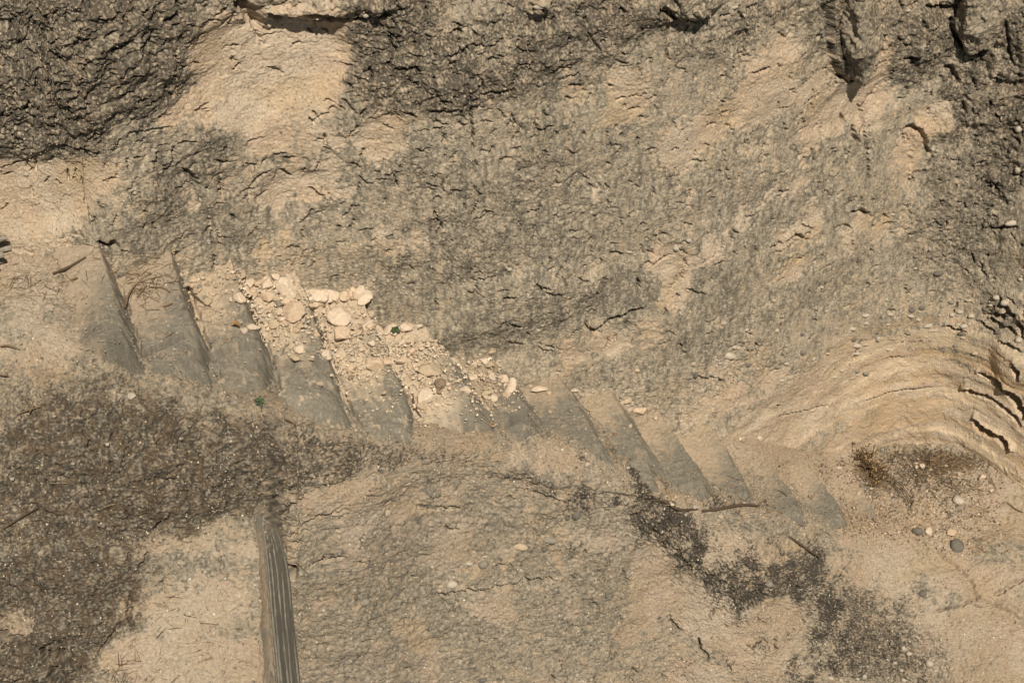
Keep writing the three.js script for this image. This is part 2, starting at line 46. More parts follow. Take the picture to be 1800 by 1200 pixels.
const C_CRACK = [[8,0.08,0.01,[5.406,1.382],[5.418,1.251],[5.406,1.134],[5.441,1.003],[5.509,0.879],[5.601,0.817]],[6,0.06,0.01,[5.372,1.368],[5.395,1.293],[5.384,1.224]],[9,0.08,0.01,[5.601,0.859],[5.669,0.859],[5.715,0.886]],[7,0.07,0.01,[6.149,1.024],[6.172,0.941],[6.218,0.859],[6.275,0.845]],[8,0.08,0.02,[6.275,0.845],[6.321,0.866],[6.367,0.879]],[6,0.06,0.01,[5.509,1.12],[5.521,1.017],[5.566,0.928]],[12,0.09,0.02,[2.275,2.071],[2.32,2.002],[2.343,1.94],[2.366,1.878]],[8,0.06,0.02,[2.389,1.968],[2.435,1.92],[2.503,1.926],[2.56,1.933],[2.629,1.913],[2.686,1.871]],[7,0.05,0.015,[2.537,1.913],[2.595,1.892],[2.663,1.871],[2.72,1.878]],[5,0.03,0.01,[2.355,1.892],[2.4,1.851],[2.423,1.858]],[4,0.03,0.008,[2.343,1.878],[2.366,1.802]],[4,0.03,0.006,[2.377,1.685],[2.435,1.623]],[3,0.03,0.004,[2.549,1.823],[2.572,1.796]],[3,0.03,0.004,[2.606,1.816],[2.629,1.796]],[4,0.03,0.005,[2.595,1.444],[2.629,1.444]],[4,0.03,0.005,[2.663,1.486],[2.698,1.43],[2.72,1.41]],[3,0.02,0.004,[2.675,1.644],[2.732,1.623]],[6,0.05,0.01,[1.943,2.106],[1.989,2.112],[2.0,2.119]],[4,0.03,0.005,[1.955,2.071],[2.0,2.085]],[5,0.045,0.008,[1.92,1.375],[1.943,1.334],[1.966,1.286],[1.966,1.244]],[3,0.03,0.004,[2.069,1.355],[2.103,1.32],[2.137,1.306]],[3,0.03,0.004,[2.206,1.141],[2.24,1.162],[2.275,1.182],[2.32,1.189]],[3,0.03,0.004,[2.286,1.231],[2.309,1.258]],[4,0.035,0.005,[2.48,1.045],[2.515,1.003],[2.549,0.976]],[2.5,0.02,0.003,[2.515,1.396],[2.56,1.417],[2.629,1.444]],[2.5,0.02,0.004,[1.852,1.306],[1.909,1.272]],[2.5,0.02,0.003,[1.966,1.217],[1.977,1.134]],[3,0.03,0.006,[0.926,1.554],[0.96,1.568]],[3,0.025,0.006,[1.257,1.727],[1.429,1.685],[1.532,1.63]],[3,0.025,0.01,[0.926,1.603],[1.04,1.63],[1.132,1.672]],[3,0.02,0.005,[1.703,1.672],[1.806,1.63],[1.909,1.596]],[3,0.04,0,[3.28,1.444],[3.292,1.355],[3.292,1.265],[3.292,1.134]],[2.5,0.03,0,[3.658,1.293],[3.646,1.203],[3.635,1.141]],[4,0.035,0.008,[2.903,1.603],[2.972,1.603],[3.029,1.61]],[4,0.035,0.008,[3.109,1.375],[3.178,1.355],[3.223,1.375]],[3.5,0.03,0.007,[2.938,1.389],[2.983,1.375],[3.006,1.341]],[2.5,0.03,0.004,[2.995,1.189],[3.018,1.162],[3.063,1.182]],[3,0.03,0.006,[3.738,1.458],[3.783,1.458],[3.841,1.458]],[3,0.03,0.005,[3.829,1.348],[3.886,1.334]],[4,0.04,0.006,[3.2,1.754],[3.246,1.761],[3.269,1.747]],[3,0.03,0.005,[3.326,1.747],[3.349,1.713]],[3,0.03,0.006,[3.543,1.623],[3.589,1.596],[3.635,1.582]],[3,0.03,0.006,[3.921,1.61],[3.955,1.548],[3.978,1.506]],[3.5,0.03,0.006,[3.178,1.651],[3.269,1.651]],[3,0.03,0.005,[3.395,1.596],[3.475,1.589]],[3,0.03,0.005,[3.338,1.43],[3.429,1.424],[3.532,1.41]],[3,0.03,0.005,[4.035,1.306],[4.058,1.286]],[9,0.08,0.03,[4.275,1.665],[4.343,1.63],[4.389,1.589]],[9,0.08,0.03,[4.378,1.658],[4.435,1.596],[4.503,1.561],[4.572,1.541]],[5,0.04,0.015,[2.835,1.892],[2.88,1.878],[2.915,1.864]],[5,0.05,0.015,[3.669,1.809],[3.703,1.782]],[6,0.05,0.02,[2.743,1.871],[2.789,1.878]],[4,0.035,0.005,[4.881,1.141],[4.938,1.134],[4.995,1.134]],[3,0.03,0.004,[4.755,1.251],[4.766,1.189]],[3.5,0.03,0.005,[4.675,1.182],[4.721,1.169]],[3,0.03,0.004,[4.789,1.279],[4.824,1.251]],[5,0.04,0.006,[5.315,1.086],[5.349,1.093],[5.361,1.182]],[4,0.045,0.004,[5.555,0.618],[5.589,0.549]],[4.5,0.05,0.005,[5.624,0.528],[5.635,0.459],[5.669,0.418]],[3,0.04,0,[5.784,0.707],[5.749,0.652],[5.704,0.59],[5.704,0.466],[5.715,0.342],[5.726,0.177]],[6,0.05,0.012,[5.955,0.39],[6.001,0.397],[6.058,0.363],[6.092,0.308],[6.115,0.239],[6.149,0.184]],[6,0.05,0.008,[6.161,0.721],[6.195,0.714],[6.218,0.673],[6.252,0.624]],[4,0.04,0.005,[6.275,0.521],[6.309,0.438]],[4,0.04,0.005,[5.841,0.99],[5.887,0.934],[5.932,0.914]],[5,0.05,0.01,[5.749,1.01],[5.784,1.003]],[6,0.05,0.012,[5.909,0.845],[5.989,0.838],[6.024,0.872]],[7,0.06,0.02,[6.001,1.093],[6.069,1.093],[6.138,1.065],[6.218,1.072]],[4,0.04,0.006,[6.424,1.01],[6.447,0.914],[6.469,0.824],[6.504,0.762]],[5,0.05,0.006,[6.561,0.39],[6.584,0.376]],[5,0.05,0.006,[6.584,0.349],[6.618,0.314]],[4,0.04,0.005,[6.469,0.004],[6.538,0.025],[6.549,0.06]],[3,0.03,0.004,[6.401,0.149],[6.458,0.17]],[5,0.05,0.01,[6.538,-0.244],[6.607,-0.23],[6.721,-0.175]],[4.5,0.045,0.008,[5.041,0.032],[5.098,0.018],[5.121,0.018]],[5,0.05,0.01,[5.155,0.025],[5.201,0.025],[5.246,0.011],[5.304,-0.037]],[5,0.05,0.01,[5.601,0.004],[5.646,-0.002],[5.726,-0.044],[5.761,-0.071]],[3,0.03,0.004,[4.469,0.197],[4.469,0.149],[4.492,0.135]],[3,0.03,0,[4.458,0.128],[4.458,0.06]],[3,0.03,0.005,[4.481,-0.002],[4.538,-0.051],[4.595,-0.078]],[3,0.03,0.004,[5.635,-0.182],[5.646,-0.25]],[3,0.03,0.004,[4.766,0.259],[4.812,0.218]],[3,0.03,0.006,[5.864,-0.175],[5.955,-0.188]],[3,0.03,0.005,[4.721,0.9],[4.766,0.852]],[6,0.06,0.015,[3.943,-0.099],[3.989,-0.085],[4.035,-0.051],[4.081,-0.051],[4.138,-0.044],[4.172,-0.037],[4.206,-0.03]],[5,0.045,0.01,[3.852,-0.03],[3.898,-0.064],[3.932,-0.106],[3.955,-0.113]],[4,0.04,0.006,[3.406,0.28],[3.44,0.28],[3.475,0.28]],[4,0.04,0.006,[3.589,0.321],[3.623,0.28],[3.669,0.273]],[3,0.03,0.006,[3.623,0.273],[3.681,0.225],[3.726,0.211]],[3,0.03,0.005,[3.429,0.135],[3.475,0.094],[3.509,0.08]],[3.5,0.03,0.006,[4.218,0.239],[4.263,0.232]],[3.5,0.03,0.006,[4.275,0.211],[4.332,0.225],[4.378,0.232]],[3,0.03,0.004,[3.932,0.163],[3.955,0.115]],[3,0.02,0.004,[3.635,-0.085],[3.715,-0.133]],[3.5,0.04,0.004,[5.726,-0.974],[5.726,-1.063]],[3,0.02,0.006,[5.978,-1.125],[6.138,-1.153]],[3,0.02,0.006,[5.818,-1.373],[6.092,-1.38],[6.367,-1.373]],[2.5,0.02,0.006,[5.064,-1.139],[5.326,-1.249],[5.566,-1.325]],[3,0.03,0.004,[5.086,-1.056],[5.132,-1.098]],[3,0.03,0.004,[4.526,-0.581],[4.595,-0.636],[4.675,-0.65]],[4,0.04,0.005,[4.675,-0.657],[4.721,-0.719]],[14,0.12,0.04,[6.858,-1.174],[6.904,-1.208],[6.961,-1.215],[7.018,-1.256],[7.087,-1.339]],[12,0.1,0.035,[6.767,-1.525],[6.824,-1.566],[6.892,-1.573],[6.972,-1.559],[7.075,-1.587]],[7,0.05,0.02,[6.618,-1.366],[6.755,-1.346],[6.858,-1.332],[6.972,-1.353],[7.087,-1.394]],[6,0.05,0.02,[6.709,-1.201],[6.801,-1.194],[6.87,-1.187]],[6,0.05,0.02,[6.698,-0.802],[6.755,-0.808],[6.824,-0.815],[6.904,-0.815]],[8,0.07,0.02,[6.709,-0.767],[6.767,-0.76],[6.812,-0.712],[6.87,-0.712]],[8,0.07,0.02,[6.732,-0.636],[6.755,-0.684],[6.824,-0.684]],[5,0.04,0.015,[6.378,-0.912],[6.469,-0.939],[6.549,-0.932]],[5,0.04,0.015,[6.618,-0.843],[6.687,-0.877],[6.755,-0.877]],[6,0.05,0.015,[6.812,-0.912],[6.881,-0.905],[6.961,-0.898]],[10,0.09,0.02,[6.892,-0.726],[6.938,-0.822]],[10,0.09,0.02,[6.95,-0.981],[7.007,-1.07]],[3.5,0.035,0.004,[2.583,0.824],[2.606,0.81]],[8,0.06,0.008,[1.417,1.217],[1.452,1.182],[1.497,1.176],[1.52,1.162]],[6,0.05,0.005,[1.783,0.962],[1.795,0.969],[1.817,0.948]],[3,0.03,0.004,[1.532,1.141],[1.577,1.114]],[3,0.03,0.003,[0.914,1.554],[0.949,1.568]],[3,0.03,0.005,[6.195,-0.23],[6.252,-0.25]],[4,0.04,0.008,[6.538,-0.505],[6.607,-0.56]]];
const G_DARK = [[2.51,0.26,0.43,0.2,0.0,0.7],[2.21,0.35,0.21,0.26,0.0,0.6],[2.71,0.34,0.25,0.26,0.0,0.6],[2.45,0.56,0.39,0.21,0.0,0.5],[2.24,0.64,0.18,0.23,0.0,0.4],[-1.85,1.23,0.38,0.13,0.0,0.45],[-2.13,1.14,0.21,0.11,0.0,0.5],[-2.13,1.48,0.29,0.12,0.0,0.35],[-1.63,1.44,0.2,0.14,0.0,0.4],[-1.32,1.15,0.25,0.15,0.0,0.4],[-1.05,0.94,0.36,0.12,0.0,0.36],[-1.48,1.07,0.29,0.08,0.0,0.4],[-1.98,1.87,0.25,0.16,0.0,0.6],[-2.05,1.0,0.34,0.13,0.0,0.35],[-1.94,1.1,0.32,0.1,0.0,0.7],[-1.71,1.13,0.29,0.14,0.0,0.95],[-1.51,1.26,0.43,0.15,0.0,0.8],[-2.05,1.26,0.32,0.08,0.0,0.7],[-1.87,1.37,0.32,0.16,0.0,0.65],[-2.18,1.38,0.23,0.1,0.0,0.5],[-2.05,1.65,0.38,0.15,0.0,0.85],[-2.18,1.76,0.25,0.16,0.0,0.8],[-2.15,2.05,0.25,0.16,0.0,1.05],[-1.91,1.77,0.18,0.14,0.0,0.55],[-1.78,1.72,0.14,0.17,0.0,0.5],[-1.14,1.07,0.3,0.13,0.0,0.6],[-0.93,0.98,0.21,0.15,0.0,0.6],[-1.3,0.98,0.16,0.11,0.0,0.45],[-0.74,0.92,0.16,0.12,0.0,0.45],[-0.57,0.94,0.16,0.12,0.0,0.5],[-1.57,0.99,0.25,0.09,0.0,0.45],[-1.8,0.94,0.23,0.08,0.0,0.3],[-1.98,0.88,0.32,0.07,0.0,0.2],[-0.34,0.99,0.14,0.1,0.0,0.35],[-0.0,1.13,0.16,0.06,0.0,0.4],[0.18,1.2,0.18,0.07,0.0,0.4],[-1.72,1.85,0.07,0.14,0.0,0.5],[-1.53,1.41,0.11,0.12,0.0,0.5],[-2.13,1.5,0.23,0.1,0.0,0.3],[0.82,1.14,0.2,0.3,0.0,0.86],[0.9,1.3,0.2,0.14,0.0,0.82],[1.08,1.33,0.2,0.17,0.0,0.77],[1.25,1.4,0.21,0.16,0.0,0.73],[1.04,1.19,0.18,0.16,0.0,0.52],[1.42,1.28,0.21,0.16,0.0,0.69],[1.25,1.55,0.14,0.16,0.0,0.82],[1.67,1.13,0.25,0.16,0.0,0.65],[1.71,1.28,0.18,0.21,0.0,0.56],[1.89,1.39,0.25,0.35,0.0,0.6],[2.1,1.63,0.29,0.33,0.0,0.65],[2.35,1.31,0.14,0.24,0.0,0.56],[2.39,1.7,0.2,0.35,0.0,0.52],[1.92,1.79,0.21,0.21,0.0,0.52],[1.63,1.94,0.16,0.14,0.0,0.43],[1.42,1.83,0.09,0.11,0.0,0.43],[0.49,1.15,0.14,0.08,0.0,0.5],[0.34,1.3,0.09,0.07,0.0,0.4],[0.27,1.43,0.21,0.11,0.0,0.22],[0.62,0.56,0.13,0.15,0.0,0.4],[0.75,0.79,0.11,0.16,0.0,0.6],[1.12,0.78,0.07,0.11,0.0,0.6],[1.28,0.66,0.11,0.1,0.0,0.3],[2.1,1.24,0.18,0.12,0.0,0.5],[1.18,1.97,0.11,0.09,0.0,0.3]];
const G_FRESH = [[-0.15,1.63,0.36,0.19,0.0,0.36],[-0.57,1.38,0.27,0.15,0.0,0.4],[0.16,1.81,0.41,0.22,0.0,0.3],[-0.83,1.58,0.18,0.26,0.0,0.36],[-0.23,1.4,0.3,0.1,0.0,0.36],[0.31,1.5,0.23,0.16,0.0,0.3],[-0.63,1.93,0.27,0.17,0.0,0.3],[-0.06,2.03,0.3,0.11,0.0,0.3],[-0.93,1.29,0.13,0.13,0.0,0.4],[0.78,1.52,0.13,0.16,0.0,0.9],[0.72,1.69,0.09,0.16,0.0,0.7],[0.62,1.85,0.11,0.15,0.0,0.6],[0.95,1.7,0.14,0.13,0.0,0.8],[1.18,1.72,0.2,0.17,0.0,0.8],[1.49,1.65,0.2,0.24,0.0,0.9],[1.08,2.05,0.23,0.09,0.0,0.8],[1.15,1.22,0.07,0.15,0.0,0.6],[-0.45,1.94,0.05,0.12,0.0,0.8],[-0.41,2.09,0.05,0.09,0.0,0.6],[-0.74,1.26,0.16,0.12,0.0,0.8],[-0.77,1.38,0.11,0.12,0.0,0.6],[-0.34,1.55,0.11,0.12,0.0,0.7],[-0.15,1.77,0.21,0.07,0.0,0.5],[0.09,1.31,0.04,0.09,0.0,0.4],[1.38,1.88,0.2,0.12,0.0,0.7],[0.52,1.49,0.09,0.08,0.0,0.5],[1.34,1.12,0.23,0.1,0.0,0.5],[-0.57,1.43,0.11,0.21,0.0,0.2],[2.28,0.88,0.47,0.31,0.0,0.62],[2.68,0.94,0.38,0.24,0.0,0.5],[2.68,1.21,0.38,0.26,0.0,0.5],[2.75,1.63,0.34,0.39,0.0,0.45],[2.41,0.43,0.5,0.26,0.0,0.3],[2.87,0.46,0.25,0.35,0.0,0.8],[1.81,0.23,0.32,0.19,0.0,0.9],[1.38,0.14,0.32,0.23,0.0,0.9],[0.95,0.13,0.27,0.21,0.0,0.9],[-2.14,0.31,0.3,0.29,0.0,0.6],[-2.14,0.75,0.25,0.19,0.0,0.6],[-2.18,0.91,0.18,0.06,0.0,0.35],[-1.69,0.96,0.13,0.04,0.0,0.2],[-1.45,1.54,0.29,0.12,0.0,0.45],[-1.48,1.83,0.29,0.18,0.0,0.6],[-1.5,2.11,0.32,0.16,0.0,0.7],[-1.25,1.55,0.09,0.18,0.0,0.3],[-1.73,2.09,0.14,0.11,0.0,0.5],[-0.29,0.83,0.18,0.14,0.0,0.5],[0.18,0.94,0.25,0.16,0.0,0.35],[0.49,1.0,0.2,0.11,0.0,0.25],[0.95,0.84,0.2,0.12,0.0,0.35],[1.63,1.0,0.21,0.06,0.0,0.3],[1.99,1.05,0.21,0.07,0.0,0.4],[1.28,1.01,0.2,0.07,0.0,0.25],[-2.23,1.85,0.13,0.06,0.0,0.5]];
const G_GREY = [[-0.15,1.51,0.61,0.21,0.0,0.22],[-0.0,1.86,0.68,0.27,0.0,0.3],[-0.83,1.86,0.29,0.35,0.0,0.25],[0.46,1.73,0.21,0.34,0.0,0.3],[-0.57,1.75,0.21,0.16,0.0,0.3],[-0.93,1.44,0.14,0.19,0.0,0.2],[1.28,1.79,0.2,0.24,0.0,0.2],[-1.45,1.66,0.23,0.12,0.0,0.3],[-1.28,1.33,0.09,0.21,0.0,0.3],[2.52,1.09,0.16,0.1,0.0,0.35],[2.83,0.82,0.18,0.14,0.0,0.3],[1.38,0.95,0.27,0.07,0.0,0.4],[1.92,0.97,0.18,0.06,0.0,0.4],[0.18,1.13,0.21,0.06,0.0,0.5],[1.63,0.92,0.18,0.05,0.0,0.4],[-1.15,1.35,0.13,0.11,0.0,0.2]];
const G_BUMP = [[0.12,1.14,0.18,0.05,0.0,0.02],[2.53,1.1,0.2,0.12,0.0,0.02],[2.87,0.84,0.14,0.19,0.0,0.03],[2.81,1.31,0.21,0.23,0.0,0.01],[-2.13,2.01,0.27,0.17,0.0,0.05],[-1.98,1.98,0.09,0.07,0.0,-0.05],[1.12,1.24,0.39,0.19,0.0,0.02],[-0.74,1.23,0.23,0.09,0.0,0.02],[-1.57,1.24,0.27,0.14,0.0,0.03],[-1.98,1.6,0.27,0.11,0.0,0.03],[-1.28,1.07,0.21,0.1,0.0,0.02]];
const G_CRACK = [[3.5,0.03,0.004,[-1.078,1.44],[-1.025,1.379],[-0.962,1.342],[-0.926,1.309],[-0.881,1.309],[-0.846,1.272]],[3.5,0.03,0.004,[-1.123,1.35],[-1.087,1.268],[-1.025,1.222],[-0.98,1.206]],[3.5,0.03,0.004,[-1.07,1.465],[-1.007,1.444]],[3.5,0.03,0.004,[-0.962,1.576],[-0.899,1.543],[-0.828,1.523]],[14,0.09,0,[-1.07,1.593],[-1.061,1.609],[-1.07,1.634]],[3,0.03,0.002,[-1.061,1.564],[-0.98,1.613]],[5,0.05,0.006,[-1.732,1.749],[-1.741,1.848],[-1.723,1.951]],[4,0.04,0.005,[-1.696,1.848],[-1.705,1.901]],[4,0.04,0.004,[-1.777,1.893],[-1.804,1.959],[-1.849,2.008],[-1.867,2.045]],[5,0.05,0.005,[-1.634,1.457],[-1.607,1.42],[-1.571,1.387]],[4,0.04,0.004,[-1.705,1.638],[-1.67,1.597],[-1.661,1.551]],[4,0.04,0.004,[-1.741,1.589],[-1.741,1.547]],[12,0.08,0.01,[-2.046,2.054],[-2.028,2.095],[-2.019,2.152]],[12,0.08,0.01,[-2.01,1.996],[-1.992,2.041],[-1.974,2.037]],[7,0.05,0.005,[-1.929,2.078],[-1.92,2.091]],[8,0.05,0.01,[-2.287,1.889],[-2.18,1.922],[-2.09,1.971],[-2.055,2.041]],[3.5,0.03,0.004,[-0.407,1.749],[-0.317,1.741],[-0.174,1.724],[-0.084,1.704],[-0.013,1.683],[0.068,1.663],[0.077,1.63]],[4,0.04,0.004,[0.077,1.658],[0.104,1.667],[0.184,1.654],[0.22,1.654]],[3,0.03,0.003,[-0.487,1.37],[-0.407,1.395],[-0.29,1.387],[-0.264,1.391]],[3,0.03,0.004,[-0.747,1.214],[-0.675,1.247]],[3,0.03,0.003,[-0.344,1.469],[-0.317,1.486],[-0.273,1.477]],[3,0.03,0.003,[-0.747,1.42],[-0.747,1.506]],[4,0.04,0,[0.587,1.889],[0.551,1.942],[0.525,2.037]],[3,0.03,0,[0.569,1.856],[0.596,1.798]],[4.5,0.045,0.003,[0.659,2.049],[0.695,2.091]],[4.5,0.05,0.003,[1.044,1.831],[1.053,1.893],[1.098,1.918],[1.098,1.942]],[4.5,0.05,0.003,[1.501,1.683],[1.501,1.77],[1.519,1.807]],[3,0.03,0,[1.572,1.605],[1.59,1.72]],[3,0.03,0.003,[1.196,1.691],[1.214,1.72]],[4,0.04,0.004,[0.883,1.778],[0.919,1.811],[0.945,1.831]],[3,0.03,0,[0.829,2.07],[0.865,2.111]],[3,0.03,0.003,[0.605,1.564],[0.65,1.646]],[6,0.05,0.004,[0.211,2.091],[0.211,2.123]],[4,0.04,0,[1.133,1.621],[1.107,1.708]],[4.5,0.05,0.004,[0.381,0.568],[0.426,0.621],[0.471,0.638]],[3.5,0.03,0.003,[0.238,0.642],[0.319,0.634]],[7,0.05,0,[0.122,0.691],[0.139,0.671]],[4.5,0.035,0.004,[2.504,0.84],[2.548,0.885],[2.62,0.93],[2.674,0.975],[2.71,1.012],[2.727,1.074],[2.754,1.095]],[5,0.03,0.004,[2.754,1.095],[2.826,1.119],[2.907,1.165],[2.969,1.21],[3.041,1.259]],[3.5,0.03,0.004,[2.745,1.103],[2.701,1.123],[2.647,1.161],[2.566,1.193],[2.486,1.226]],[6,0.04,0.004,[2.835,1.07],[2.88,1.045],[2.916,1.012],[2.969,0.975]],[2.5,0.02,0,[2.826,1.169],[2.898,1.218],[2.942,1.251]],[4,0.04,0.004,[2.719,1.144],[2.763,1.152]],[3,0.03,0.004,[0.095,1.255],[0.184,1.268],[0.31,1.276]],[3,0.02,0.006,[-0.084,1.045],[-0.04,1.07]],[3,0.03,0.006,[0.489,1.123],[0.623,1.07],[0.784,0.984],[0.919,0.955]]];
